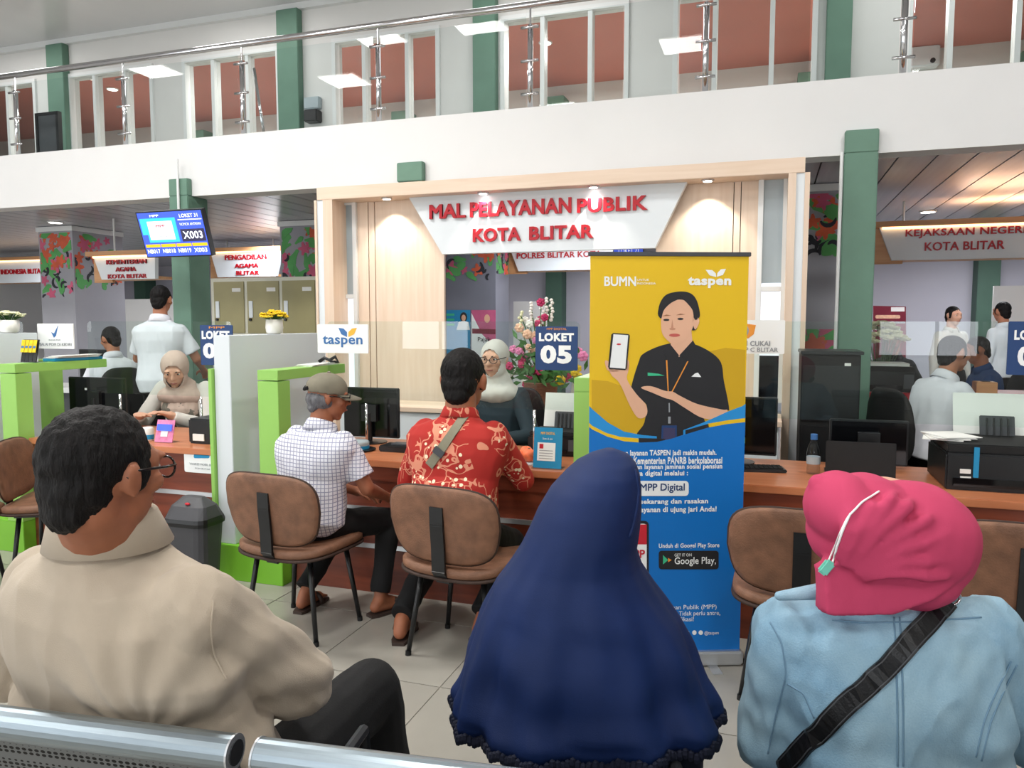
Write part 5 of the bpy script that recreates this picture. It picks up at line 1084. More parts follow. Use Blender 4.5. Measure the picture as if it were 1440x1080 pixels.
def headprims(mb, J, long=1.0):
    s = J['s']*J.get('hs', 1); R = J['Rh']; c = J['head']; p = lambda x, y, z: c+R @ Vector((x, y, z))*s; e = lambda ctr, r, Q=None: mb.ell(p(*ctr), tuple(k*s for k in r), R if Q is None else R @ Q, 16, 12)
    e((0, -.012, .022), (.073, .092, .086)); e((0, .03, -.04), (.056, .058, .062)); e((0, .056, -.088), (.026, .022, .022)); e((0, .05, .02), (.06, .04, .045))
    mb.cap(p(0, .088, .022), p(0, .106, -.016), .008*s, .0125*s, 8, 3); e((-.012, .095, -.018), (.009, .01, .008)); e((.012, .095, -.018), (.009, .01, .008))
    e((0, .086, -.047), (.024, .012, .006)); e((0, .085, -.057), (.02, .012, .007))
    for q in (-1, 1):
        e((q*.033, .083, .034), (.021, .010, .007)); e((q*.042, .062, -.012), (.022, .022, .02))
        e((q*.076, -.006, -.002), (.008, .018, .030), rotm(q*-18)); e((q*.081, -.013, .006), (.006, .010, .020), rotm(q*-25)); e((q*.078, -.002, -.024), (.006, .008, .010))
    mb.cap(J['neck']-J['up']*.03*s, p(0, -.022, -.055), .060*s*J.get('nk', 1), .053*s*J.get('nk', 1))
def eyes(J, body):
    s = J['s']*J.get('hs', 1); R = J['Rh']; c = J['head']
    for q in (-1, 1):
        o = MB().ell(c+R @ Vector((q*.031, .074, .013))*s, (.0135*s, .012*s, .0085*s), R, 10, 7).build('eye', 'eye_white', body, smooth=True); MB().ell(c+R @ Vector((q*.031, .0835, .013))*s, (.0062*s, .004*s, .0062*s), R, 8, 6).build('iris', 'eye_dark', body, smooth=True)
        MB().tube([c+R @ Vector((q*(.018+.009*i), .0925-.0035*i*i*.8, .031+.003*math.sin(i*1.2)))*s for i in range(4)], .0028*s, 6).build('eyebrow', 'hair_black', body, smooth=True)
    MB().tube([c+R @ Vector((x, .097-abs(x)*.45, -.052))*s for x in (-.022, -.011, 0, .011, .022)], [.002*s, .0045*s, .005*s, .0045*s, .002*s], 7, flat=1).build('lips', 'lip', body, smooth=True)
def hair(J, body, m='hair_black', bald=False, vol=.96):
    s = J['s']*J.get('hs', 1); R = J['Rh']; c = J['head']; p = lambda x, y, z: c+R @ Vector((x, y, z))*s; mb = MB(); e = lambda ctr, r: mb.ell(p(*ctr), tuple(k*s*vol for k in r), R, 18, 12)
    e((0, -.020, .034), (.079, .094, .087)); e((0, -.052, -.012), (.068, .054, .066)); e((0, -.066, -.05), (.05, .034, .042))
    for q in (-1, 1): e((q*.062, .012, .012), (.016, .026, .042))
    return blob('hair', mb, m, body, .005, 2, folds(.0035, (60, 60, 24)))
def sleeve(mb, J, k, ty):
    s = J['s']; sh, el, wr = J['sh'+k], J['el'+k], J['wr'+k]
    if ty == 'short':
        e = sh.lerp(el, .78); mb.cap(sh.lerp(el, .06), sh.lerp(el, .3), .055*s, .060*s); mb.tube([sh.lerp(el, .1), sh.lerp(el, .5), e], [.060*s, .063*s, .068*s], 18)
    else:
        mb.cap(sh, el, .062*s, .054*s); mb.cap(el, el.lerp(wr, .55), .053*s, .044*s); mb.tube([el.lerp(wr, .4), wr+(wr-el).normalized()*.005], [.045*s, .034*s], 16)
def person(label, loc, rz, J, shirt='cloth_white', ty='short', legs='cloth_black', skin='skin_tan', hr='hair_black', hvol=.96, vox=.0075, hijab=None, collar=True, shoes='sandal', fa=.006, belly=1.0, cat='person', group=None, eyes_on=True, wd=1.0, curl=.5, palms=None, shirt_fn=None, shirtfold=None, extra_shirt=None, world=False):
    t = thing('person', label, cat, loc, rz, group)
    if not world: local(t)
    else: pass
    s = J['s']; mb = MB(); torso(mb, J, .86); headprims(mb, J)
    for k in 'LR':
        mb.cap(J['sh'+k].lerp(J['el'+k], .2), J['el'+k], .040*s, .037*s); mb.cap(J['el'+k], J['wr'+k], .038*s, .024*s); hand(mb, J, k, curl, (palms or {}).get(k))
        mb.cap(J['hip'+k], J['kn'+k], .068*s, .050*s); mb.cap(J['kn'+k], J['an'+k], .048*s, .033*s)
        a = J['an'+k]; td = J['toe'+k]; heel = a-td*.03*s; heel.z = .034*s+.012; ball = a+td*.125*s; ball.z = .026+.008; mb.cap(a, heel, .033*s, .030*s); mb.cap(heel, ball, .029*s, .026*s); mb.cap(a, ball, .030*s, .022*s)
        sdv = Vector((-td.y, td.x, 0))
        for i in range(5): b = ball+sdv*(.030-.015*i)*s*(1 if k == 'R' else -1)-td*.01; mb.cap(b, b+td*(.045-.005*i)*s-Vector((0, 0, .006)), .0105*s, .009*s, 8, 3)
    body = blob('body', mb, skin, t, vox, 3)
    if eyes_on: eyes(J, body)
    if hr: hair(J, t, hr, vol=hvol)
    sm = MB(); torso(sm, J, 1.0, wd, belly, -.2 if J['pelvis'].z > .7 else -.13)
    for k in 'LR': sleeve(sm, J, k, ty)
    if extra_shirt: extra_shirt(sm)
    sh = blob('shirt', sm, shirt, t, vox*.9, 3, shirtfold or folds(fa))
    lm = MB(); P = J['pelvis']; lm.ell(P+Vector((0, .02, -.015)), (.168*s, .13*s, .10*s), None, 18, 10)
    for k in 'LR':
        lm.cap(J['hip'+k], J['kn'+k], .088*s, .067*s); lm.cap(J['kn'+k], J['kn'+k].lerp(J['an'+k], .5), .066*s, .056*s); lm.tube([J['kn'+k].lerp(J['an'+k], .3), J['an'+k]+Vector((0, 0, .03))], [.058*s, .052*s], 18)
    blob('trousers', lm, legs, t, vox, 3, folds(fa*.9, (8, 8, 5), 3.))
    for k in 'LR':
        td = J['toe'+k]; a = J['an'+k]; m = MB(); fr = Frame((a.x, a.y, .0005), (-td.y, td.x, 0) if True else 0, td); fr.n = Vector((0, 0, 1))
        w_ = .048*s; o_ = m.prism(fr, [(w_*x, L*s) for x, L in ((-.55, -.068), (-.8, -.03), (-.8, .05), (-1, .12), (-.85, .17), (0, .195), (.85, .17), (1, .12), (.8, .05), (.8, -.03), (.55, -.068))], 0, .014)
        so = m.build('sandal' if shoes == 'sandal' else 'shoe', shoes, t)
        if shoes == 'sandal':
            q = [Vector((a.x, a.y, 0))+Vector((-td.y, td.x, 0))*(w_*1.02*math.cos(g))+td*(.085*s)+Vector((0, 0, .012+.052*s*math.sin(g))) for g in [math.pi*i/8 for i in range(9)]]
            MB().tube(q, .012, 6, flat=1).build('foot_strap', shoes, so, smooth=True)
        else:
            m2 = MB(); m2.cap(Vector((a.x, a.y, .045))-td*.03, Vector((a.x, a.y, .035))+td*.12, .04, .034); blob('shoe_upper', m2, shoes, so, .009, 2)
    if collar and ty:
        up = J['up']; rx = (J['shR']-J['shL']).normalized(); fy = rx.cross(up)*-1; fy = -fy if fy.dot(J['fw']) < 0 else fy; N = J['neck']; R_ = []
        for h, r, o_ in ((-.015, .078, 0), (.028, .068, -.004), (.036, .070, -.004), (.030, .076, -.004), (-.022, .094, -.006)):
            R_.append([N+up*(h-.012*math.sin(q))*s+rx*r*s*math.cos(q)+fy*((r*.95)*math.sin(q)+o_+.006)*s for q in [rad(115)+rad(310)*i/27 for i in range(28)]])
        m = MB(); n = 28; vs = [v for r in R_ for v in r]; m.add(vs, [(i*n+j, i*n+j+1, (i+1)*n+j+1, (i+1)*n+j) for i in range(4) for j in range(n-1)])
        co = m.build('collar', shirt, sh, smooth=True); so = co.modifiers.new('s', 'SOLIDIFY'); so.thickness = .003
    return t, sh, body
from mathutils.bvhtree import BVHTree
def onsurf(obs, pix, lift=.002):
    """points where sight lines meet a garment, so seams and straps lie on it"""
    out = []
    tr = [(BVHTree.FromPolygons([WMw(o) @ v.co for v in o.data.vertices], [p.vertices[:] for p in o.data.polygons])) for o in obs]
    for u, v in pix:
        best = None; d = ray(u, v).normalized()
        for b in tr:
            h = b.ray_cast(CAM, d)
            if h[0] is not None and (best is None or h[3] < best[3]): best = h
        if best: n = best[1] if best[1].dot(d) < 0 else -best[1]; out.append((best[0]+n*lift, n))
    return out
def WMw(o):
    m = Matrix.Identity(4)
    while o is not None: m = (Matrix.Translation(o.location) @ o.rotation_euler.to_matrix().to_4x4()) @ m; o = o.parent
    return m
def dense(p, n=8): return [(a[0]+(b[0]-a[0])*k/n, a[1]+(b[1]-a[1])*k/n) for a, b in zip(p[:-1], p[1:]) for k in range(n)]+[p[-1]]
def ribbon(name, pts, w, th, m, par):
    mb = MB(); R = []
    for i, (p, n) in enumerate(pts):
        d = (pts[min(i+1, len(pts)-1)][0]-pts[max(i-1, 0)][0]).normalized(); s = d.cross(n).normalized(); R.append([p-s*w/2, p+s*w/2, p+s*w/2+n*th, p-s*w/2+n*th])
    mb.rings(R); return mb.build(name, m, par)
def wthing(t):     # children given in world coordinates
    WM[t.name] = WMw(t); return t

def smooth_pts(P):
    P = [list(p) for p in P]; pts = [p[0] for p in P]
    for _ in range(3): pts = [pts[0]]+[(pts[i-1]+pts[i]*2+pts[i+1])/4 for i in range(1, len(pts)-1)]+[pts[-1]]
    return [(a, p[1]) for a, p in zip(pts, P)]

# ---- man in the checked shirt and cap (sits on the chair by the green divider)
J = joints(.96, .42, lean=12, side=3, head=(-40, -8, 0), hands={'L': (-.05, .38, .58), 'R': (.20, .36, .58)}, feet={'L': (-.16, .14), 'R': (.20, .30)})
J['neck'].z -= .035; J['head'].z -= .045
t, sh, body = person('man in grey cap and white checked shirt seated at the counter', (-2.06, 3.06, 0), rad(-14), J, 'cloth_check', 'short', 'cloth_black', 'skin_brown', None, fa=.008, belly=1.3, wd=1.3)
s_ = J['s']; R = J['Rh']; c = J['head']; p = lambda x, y, z: c+R @ Vector((x, y, z))*s_
hm = MB(); hm.ell(p(0, -.03, -.01), (.078*s_, .08*s_, .06*s_), R, 16, 10); hm.ell(p(0, -.06, -.05), (.05*s_, .036*s_, .036*s_), R); blob('hair', hm, 'hair_grey', t, .0055, 2, folds(.003, (60, 60, 24)))
cm = MB(); cm.ell(p(0, -.012, .045), (.088*s_, .104*s_, .080*s_), R, 20, 14); cap_ = blob('cap', cm, 'cloth_khaki', t, .006, 3, None, cut=lambda v: (R.transposed() @ (v-c)).z < .022*s_, solid=.003)
br = MB(); n = 16; top = []
for rr in (0, 1):
    for i in range(n+1): a = rad(25)+rad(130)*i/n; y0 = .086*math.sin(a); x0 = .084*math.cos(a); k = .0 if rr == 0 else .078*math.sin(a)**.6; top.append(p(x0*(1-.12*rr), y0+k, .034-.018*rr-.012*abs(math.cos(a))))
lo = [v-Vector((0, 0, .005)) for v in top]; m1_ = n+1
fs = []
for i in range(n): fs += [(i, i+1, m1_+i+1, m1_+i), (2*m1_+i, 3*m1_+i, 3*m1_+i+1, 2*m1_+i+1), (m1_+i, m1_+i+1, 3*m1_+i+1, 3*m1_+i), (i, 2*m1_+i, 2*m1_+i+1, i+1)]
br.add(top+lo, fs).build('brim', 'cloth_khaki', cap_, smooth=True); MB().ell(p(0, -.012, .126), (.009, .009, .005)).build('button', 'cloth_khaki', cap_, smooth=True)
MB().tube([p(-.04, -.108, .04), p(0, -.118, .03), p(.04, -.108, .04)], .009, 8).build('strap', 'cloth_black', cap_, smooth=True)
def glasses(J, par, m='eye_dark'):
    s = J['s']*J.get('hs', 1); R = J['Rh']; c = J['head']; p = lambda x, y, z: c+R @ Vector((x, y, z))*s; g = MB()
    for q in (-1, 1):
        pts = [p(q*.033+.025*math.cos(a), .103-.004*abs(math.cos(a)), .010+.019*math.sin(a)) for a in [2*math.pi*i/16 for i in range(17)]]; g.tube(pts, .0022*s, 6); g.tube([p(q*.058, .1, .016), p(q*.078, .06, .016), p(q*.082, -.005, .014), p(q*.08, -.02, .002)], .0025*s, 6)
    g.tube([p(-.009, .104, .014), p(.009, .104, .014)], .0022*s, 6); o = g.build('glasses', m, par, smooth=True); return o
glasses(J, t)

# ---- man in the red batik shirt
J = joints(1.04, .42, lean=13, head=(3, -10, 0), hands={'L': (-.20, .38, .62), 'R': (.13, .46, .78)}, feet={'L': (-.24, -.02), 'R': (.10, .12)})
J['hs'] = 1.24; J['head'].z -= .012
t, sh, body = person('man in red and gold patterned shirt with an olive shoulder strap seated at the counter', (-1.315, 3.08, 0), rad(0), J, 'cloth_batik', 'long', 'cloth_black', 'skin_brown', 'hair_black', fa=.006, belly=1.4, wd=1.24, collar=True)
pts = smooth_pts(onsurf([sh], dense([(672, 568), (650, 590), (628, 622), (604, 655)], 8), .003))
wthing(t); ribbon('shoulder_strap', pts, .042, .004, 'strap_olive', t); 
q = onsurf([sh], [(618, 636), (622, 640)], .009)
if q: MB().obox(q[0][0], (.05, .012, .03), Matrix.Rotation(rad(35), 3, 'Y')).build('strap_buckle', 'grey_plastic', t)

# ---- counter clerk with pale head scarf behind the man in red
def scarf(J, t, m, drape=.0, vol=1.0, vox=.0075, fa=.004):
    s = J['s']*J.get('hs', 1); R = J['Rh']; c = J['head']; p = lambda x, y, z: c+R @ Vector((x, y, z))*s; mb = MB(); e = lambda ctr, r: mb.ell(p(*ctr), tuple(k*s*vol for k in r), R, 18, 12)
    e((0, -.018, .025), (.088, .104, .098)); e((0, .012, -.055), (.074, .078, .075)); mb.cap(p(0, -.01, -.09), J['neck'], .072*s*vol, .10*s*vol)
    N = J['neck']; up = J['up']; mb.ell(N-up*.045*s+J['fw']*.02, (.165*s*vol, .115*s*vol, .075*s), None, 20, 12)
    if drape: mb.ell(N-up*.12*s+J['fw']*.05, (.12*s, .10*s, .13*s), None, 18, 12)
    Rt = R.transposed()
    def cut(v):
        l = Rt @ (v-c)/s; return l.y > .025 and (l.x/.056)**2+((l.z+.012)/.082)**2 < 1
    return blob('head_scarf', mb, m, t, vox, 3, folds(fa, (14, 14, 8)), cut=cut, solid=.004)
J = joints(1.0, .47, lean=10, head=(8, -8, 0), hands={'L': (-.16, .36, .76), 'R': (.16, .36, .76)})
t, sh, body = person('clerk in white head scarf and glasses behind the man in red', (-1.60, 4.62, 0), rad(170), J, 'cloth_teal_dark', 'long', 'cloth_black', 'skin_light', None, vox=.009)
scarf(J, t, 'cloth_cream'); glasses(J, t)
# ---- clerk in beige scarf at the left counter
J = joints(1.08, .47, lean=36, head=(22, -26, 0), hands={'L': (-.10, .56, .78), 'R': (.14, .60, .78)})
J['neck'].z -= .05; J['head'].z -= .07
t, sh, body = person('clerk in beige head scarf writing at the LOKET 04 counter', (-4.14, 4.86, 0), rad(190), J, 'cloth_cream', 'long', 'cloth_black', 'skin_light', None, vox=.009)
scarf(J, t, 'cloth_dusty', .0, 1.04)

dr = MB(); N_ = J['neck']; s_ = J['s']; dr.ell(N_-J['up']*.13*s_+J['fw']*.045, (.16*s_, .135*s_, .13*s_), None, 18, 12); blob('scarf_drape', dr, 'cloth_floral', t, .008, 2, folds(.006, (18, 18, 9)))
# ---- standing man in white
J = joints(1.05, None, lean=3, head=(6, -8, 0), hands={'L': (-.16, .34, 1.08), 'R': (.22, .32, 1.02)})
person('standing man in white short-sleeved shirt seen from behind, tallest at left', (-4.92, 5.25, 0), rad(14), J, 'cloth_white', 'short', 'cloth_black', 'skin_tan', vox=.009, shoes='cloth_black', fa=.006, wd=1.15, belly=1.1)
# ---- officer seated at left rear
J = joints(1.06, .48, lean=8, head=(15, -18, 0)); 
person('seated man in white shirt on a black mesh chair at the left rear', (-6.02, 5.85, 0), rad(62), J, 'cloth_white', 'short', 'cloth_black', 'skin_tan', 'hair_black', vox=.010, shoes='cloth_black')
swivel('black mesh chair under the seated man in white at left rear', -6.02, 5.85, rad(62))
# ---- right rear group
J = joints(1.05, .48, lean=22, head=(0, -6, 0), hands={'L': (-.15, .5, .76), 'R': (.15, .52, .76)})
person('seated officer in white uniform shirt bending over the red desk at right', (.97, 5.72, 0), rad(-58), J, 'cloth_white', 'long', 'cloth_black', 'skin_tan', vox=.010, shoes='cloth_black')
swivel('black mesh chair under the officer in white at right', .93, 5.70, rad(-58))
J = joints(1.0, .46, lean=12, head=(0, -15, 0)); person('person with dark hair in a blue shirt at the far side of the red desk', (1.84, 7.55, 0), rad(95), J, 'cloth_blue_shirt', 'short', 'cloth_black', 'skin_brown', vox=.012, shoes='cloth_black')
J = joints(1.0, None, head=(-10, -5, 0)); person('standing man in white shirt at the far right rear', (2.55, 10.2, 0), rad(40), J, 'cloth_white', 'long', 'cloth_black', 'skin_tan', vox=.012, shoes='cloth_black')
J = joints(.97, None, head=(0, -5, 0)); person('standing person in pale shirt left of the man in white at the far rear', (2.0, 10.1, 0), rad(-150), J, 'cloth_cream', 'long', 'cloth_black', 'skin_light', vox=.012, shoes='cloth_black')
J = joints(1.0, .5, lean=5, head=(-15, -5, 0)); t, sh, body = person('man in dark shirt with white printed numerals seated at the rear table', (1.23, 8.95, 0), rad(-170), J, 'cloth_black', 'short', 'cloth_black', 'skin_brown', vox=.012, shoes='cloth_black')
desk(.95, 1.9, 8.2, 8.55, .8, 'leather_edge', 'dark brown table in front of the man with numerals on his shirt', 'leather_edge')
wthing(t); q = onsurf([sh], [(1287, 496)], .004)
if q: text('lettering', '23', Frame(q[0][0]+Vector((-.07, -.02, -.06))), (0, 0, .14, .1), 'white_print', t, bold=.03)
for (x, y, a) in ((1.84, 7.6, 95), (1.23, 9.0, -170)): swivel('black mesh chair under the person in blue' if x > 1.5 else 'black mesh chair behind the dark brown rear table', x, y, rad(a))
swivel('black mesh chair under the clerk in beige scarf', -4.14, 4.9, rad(190)); swivel('black mesh chair under the clerk in white scarf', -1.60, 4.62, rad(170))
# ---- man in beige in the foreground, on the left bench seat
def proj(p): q = Vector(p)-CAM; d = q.dot(FW); return (round(720+F*q.dot(RT)/d), round(540-F*q.dot(UPV)/d), round(d, 2))
def fg_joints(s, N, pel, yaw, headc, Rh, el, wr, kn, an, toe=0):
    J = {'s': s, 'neck': N, 'pelvis': pel, 'up': (N-pel).normalized(), 'head': headc, 'Rh': Rh}
    rx = Vector((math.cos(rad(yaw)), math.sin(rad(yaw)), 0)); fy = Vector((-rx.y, rx.x, 0)); J['fw'] = fy
    for k, q in (('L', -1), ('R', 1)):
        J['sh'+k] = N+rx*q*.168*s-J['up']*.075*s; J['el'+k] = Vector(el[k]); J['wr'+k] = Vector(wr[k]); J['hip'+k] = pel+rx*q*.09*s; J['kn'+k] = Vector(kn[k]); J['an'+k] = Vector(an[k]); J['toe'+k] = (fy+rx*q*.2).normalized()
    return J
N = atD(150, 745, 1.27); hc = atD(146, 668, 1.2); pel = Vector((N.x+.03, N.y+.07, .535))
el = {'R': atD(415, 958, 1.38)}; el['L'] = Vector((N.x-.30, N.y+.05, .80)); kR = atD(520, 972, 1.75)
J = fg_joints(1.08, N, pel, -8, hc, rotm(-5, -6, 0), el, {'R': el['R']+Vector((-.17, .14, -.06)), 'L': el['L']+Vector((.15, .18, -.1))},
    {'R': kR, 'L': kR+Vector((-.36, -.02, .0))}, {'R': Vector((kR.x+.06, kR.y+.05, .09)), 'L': Vector((kR.x-.34, kR.y+.05, .09))})
def ex(m): m.ell(J['neck']-J['up']*.16+Vector((0, .0, -.03)), (.225, .105, .15), None, 20, 12); m.cap(J['elR'], J['shR'], .068, .078); m.rings([[J['pelvis'].lerp(J['neck'], t_)+Vector((ox+a_*math.cos(q), b_*math.sin(q)*1.0+a_*math.cos(q)*-.10, 0)) for q in [2*math.pi*i/26 for i in range(26)]] for t_, ox, a_, b_ in ((-.15, .04, .27, .16), (.2, .0, .305, .15), (.45, -.01, .275, .14), (.62, .01, .20, .10))])
print('man', proj(J['shR']), proj(J['shL']), proj(J['elR']), proj(J['pelvis']))
J['hs'] = .84; J['nk'] = 1.15; J['sl'] = .86
for k in 'LR': J['sh'+k].z -= .035
def bigfold(c, n):
    A = J['shR']+Vector((-.03, 0, -.17)); dx = c.x-A.x; dz = c.z-A.z; r = math.hypot(dx, dz); a = math.sin(math.atan2(dz, dx)*13+2.4*noise.noise(c*6))*math.exp(-((r-.13)/.11)**2)*.42+math.sin(c.z*52+c.x*20+2.2*noise.noise(c*7))*max(0, min(1, (.80-c.z)*6))*.5; q = Vector((c.x*11, c.y*11, c.z*5)); return .0085*(a+(1-abs(noise.noise(q))*2.4)*.55+noise.noise(q*2.4)*.35-.3)
t, sh, body = person('man in beige collared shirt and glasses sitting on the steel bench at left', (pel.x, pel.y, 0), 0, J, 'cloth_beige', 'long', 'cloth_black', 'skin_brown', 'hair_black', hvol=1.0, vox=.0055, collar=True, belly=1.2, wd=1.30, world=True, extra_shirt=ex, shirtfold=bigfold, shoes='leather_black')
glasses(J, t)
for pth in ([(300, 845), (296, 880), (300, 920), (318, 955)],): 
    P = smooth_pts(onsurf([sh], dense(pth, 8), .001))
    if len(P) > 3: MB().tube([p[0] for p in P], .0016, 5).build('shoulder_seam', 'cloth_beige', sh)

# ---- woman in the long navy khimar
D0 = 1.5; fwh = Vector((-math.sin(YAW), math.cos(YAW), 0))
rows = [(634, 852, 868, .02), (641, 832, 886, .05), (652, 812, 896, .075), (668, 795, 901, .095), (690, 775, 903, .11), (720, 757, 903, .12), (750, 744, 900, .125), (772, 733, 897, .125), (795, 718, 904, .125), (824, 696, 922, .135), (850, 683, 941, .145), (871, 674, 957, .15), (900, 664, 972, .16), (927, 655, 983, .165), (956, 647, 993, .17), (985, 638, 1008, .18), (1000, 636, 1014, .18)]
WN = []; n = 96; lastz = None
def ringpt(v, uL, uR, dep, k, fold, fi):
    a = 2*math.pi*k/n; d = D0+.03*(v-634)/366*-1; c = (atD(uL, v, d)+atD(uR, v, d))/2; hw = (uR-uL)/2*d/F
    ca, sa = math.cos(a), math.sin(a); m = 1+fold*(math.sin(a*9+1.3)*.5+math.sin(a*17+fi*.05)*.3+noise.noise(Vector((ca*3, sa*3, fi*.12)))*.9)
    return c+RT*hw*math.copysign(abs(ca)**.92, ca)*(1+(m-1)*.5)+fwh*(dep*sa*m+.02)
R_ = []
# resample rows finely
fine = []
for i in range(len(rows)-1):
    for k in range(4): q = k/4; fine.append(tuple(rows[i][j]*(1-q)+rows[i+1][j]*q for j in range(4)))
fine.append(rows[-1])
for fi, (v, uL, uR, dep) in enumerate(fine): R_.append([ringpt(v, uL, uR, dep, k, .13*max(0, (v-740)/260), fi) for k in range(n)])
hem = []
for k in range(n):      # scalloped hem
    p_ = R_[-1][k].copy(); p_.z -= .008+.007*abs(math.sin(k*math.pi*.5)); hem.append(p_)
R_.append(hem)
hn = atD(846, 700, 1.52); wl = Vector((hn.x-.02, hn.y, 0))
J = fg_joints(.86, atD(818, 815, 1.54), Vector((hn.x+.0, hn.y+.03, .52)), 3, hn+Vector((-.004, .03, -.012)), rotm(0, -12, 0),
    {'L': (hn.x-.17, hn.y-.0, .72), 'R': (hn.x+.04, hn.y+.02, .66)}, {'L': (hn.x-.08, hn.y+.18, .62), 'R': (hn.x-.01, hn.y+.16, .62)}, {'L': (hn.x-.12, hn.y+.44, .53), 'R': (hn.x+.12, hn.y+.46, .53)}, {'L': (hn.x-.12, hn.y+.46, .085), 'R': (hn.x+.12, hn.y+.48, .085)})
J['pelvis'] = Vector((hn.x, hn.y+.02, .53)); J['hs'] = .98; J['sl'] = .75
for k, q in (('L', -1), ('R', 1)): J['sh'+k] = J['neck']+Vector((q*.098, .0, -.09))
def ex(m): m.tube([J['pelvis']+Vector((0, -.0, -.1)), J['pelvis']+Vector((0, 0, .2))], [.215, .20], 24, flat=.75)
t, sh, body = person('woman in a long navy blue khimar veil seen from behind in the foreground', (hn.x, hn.y, 0), 0, J, 'cloth_navy_dark', 'long', 'cloth_navy_dark', 'skin_light', None, vox=.008, world=True, extra_shirt=ex, collar=False, shoes='leather_black')
vm = MB(); vs = [v for r in R_ for v in r]; m_ = len(R_)
vm.add(vs, [(i*n+k, i*n+(k+1) % n, (i+1)*n+(k+1) % n, (i+1)*n+k) for i in range(m_-1) for k in range(n)]+[tuple(reversed(range(n)))])
# leave the face free on the far side
c_ = J['head']; Rt = J['Rh'].transposed()
def facehole(p): l = Rt @ (p-c_); return l.y > .03 and (l.x/.054)**2+((l.z+.0)/.075)**2 < 1
vm.f = [f for f in vm.f if len(f) > 4 or not all(facehole(vm.v[i]) for i in f)]
vo_ = vm.build('khimar', 'cloth_navy', t, smooth=True); so = vo_.modifiers.new('s', 'SOLIDIFY'); so.thickness = .003; so.offset = -1
# rolled edge of the hood
P = smooth_pts(onsurf([vo_], dense([(893, 660), (898, 690), (895, 715), (890, 740), (884, 757)], 6), .0)); 
if len(P) > 4: MB().tube([p[0] for p in P], [.002]+[.004]*(len(P)-2)+[.002], 8).build('hood_edge', 'cloth_navy', t, smooth=True)
fr_ = MB()
for k in range(n*2):
    a = hem[k//2].lerp(hem[(k//2+1) % n], .5*(k % 2)); fr_.ell(a-Vector((0, 0, .006)), (.0075, .0075, .011), None, 6, 4)
fr_.build('scalloped_edge', 'cloth_navy_dark', vo_, kind='stuff')

# ---- woman in pink hijab and denim jacket
c = lambda u, v, d: atD(u, v, d)
Nk = c(1252, 850, 1.36); pel = Vector((Nk.x+.02, Nk.y+.16, .53)); hc = c(1240, 755, 1.37)
elL = c(1085, 1035, 1.44); elR = c(1440, 1030, 1.40)
J = fg_joints(1.0, Nk, pel, 10, hc, rotm(38, -22, 0), {'L': elL, 'R': elR}, {'L': elL+Vector((.10, .16, -.08)), 'R': elR+Vector((-.12, .18, -.08))}, {k: (pel.x+q*.13, pel.y+.44, .53) for k, q in (('L', -1), ('R', 1))}, {k: (pel.x+q*.13, pel.y+.46, .09) for k, q in (('L', -1), ('R', 1))})
J['hs'] = .98
rxw = RT; shL = c(1112, 893, 1.38); shR = c(1388, 893, 1.36); J['shL'] = shL; J['shR'] = shR
print('denim', proj(J['shL']), proj(J['shR']), proj(J['neck']))
def ex(m):
    m.rings([[c(u0, v, 1.38)*.5+c(u1, v, 1.36)*.5+RT*((u1-u0)/2*1.37/F)*math.cos(a)+fwh*dp*math.sin(a) for a in [2*math.pi*i/26 for i in range(26)]] for v, u0, u1, dp in ((832, 1205, 1300, .055), (845, 1160, 1345, .08), (862, 1115, 1392, .098), (890, 1095, 1412, .112), (940, 1090, 1418, .13), (1000, 1100, 1415, .145), (1060, 1102, 1412, .15), (1130, 1100, 1415, .155), (1210, 1098, 1420, .16))])
    for s_, e_ in ((shL, elL), (shR, elR)): m.cap(s_, e_, .070, .064); m.cap(s_.lerp(Nk, .25)+Vector((0, 0, .0)), s_, .06, .064)
def jf(cc, n_):
    q = Vector((cc.x*13, cc.y*13, cc.z*8)); h = max(0, min(1, (1.0-cc.z)*4)); return .011*((1-abs(noise.noise(q))*2.4)*.6+noise.noise(q*2.6)*.5-.3)+.006*h*math.sin(cc.z*62+cc.x*9+3*noise.noise(cc*6))*(.4+noise.noise(cc*9))
t, sh, body = person('woman in pink hijab and light blue denim jacket with black shoulder strap', (pel.x, pel.y, 0), 0, J, 'denim', 'long', 'cloth_black', 'skin_light', None, vox=.0055, world=True, extra_shirt=ex, collar=False, shirtfold=jf, shoes='leather_black')
jacket = sh
hm = MB(); Rc = Matrix((RT, fwh, Vector((0, 0, 1)))).transposed()
E_ = lambda u, v, d, r, roll=0: hm.ell(c(u, v, d), r, Rc @ Matrix.Rotation(rad(roll), 3, 'Y'), 24, 16)
E_(1280, 752, 1.33, (.108, .11, .094), 14); E_(1315, 765, 1.33, (.064, .085, .088), 10); E_(1212, 725, 1.33, (.083, .10, .074), 0); E_(1180, 715, 1.31, (.056, .085, .064), -10); E_(1178, 745, 1.33, (.045, .08, .06), 20); E_(1240, 790, 1.36, (.085, .09, .075)); E_(1290, 812, 1.33, (.070, .075, .05), -20)
hm.cap(c(1152, 681, 1.31), c(1185, 690, 1.31), .018, .03)
ff = Frame(c(1165, 866, 1.245), RT, Vector((0, 0, 1)).lerp(fwh, .12))
hm.prism(ff, pp(ff, [(1164, 866), (1216, 868), (1262, 864), (1312, 846), (1340, 826), (1350, 790), (1240, 780), (1180, 788), (1160, 800)]), -.055, .0)
R5 = random.Random(3)
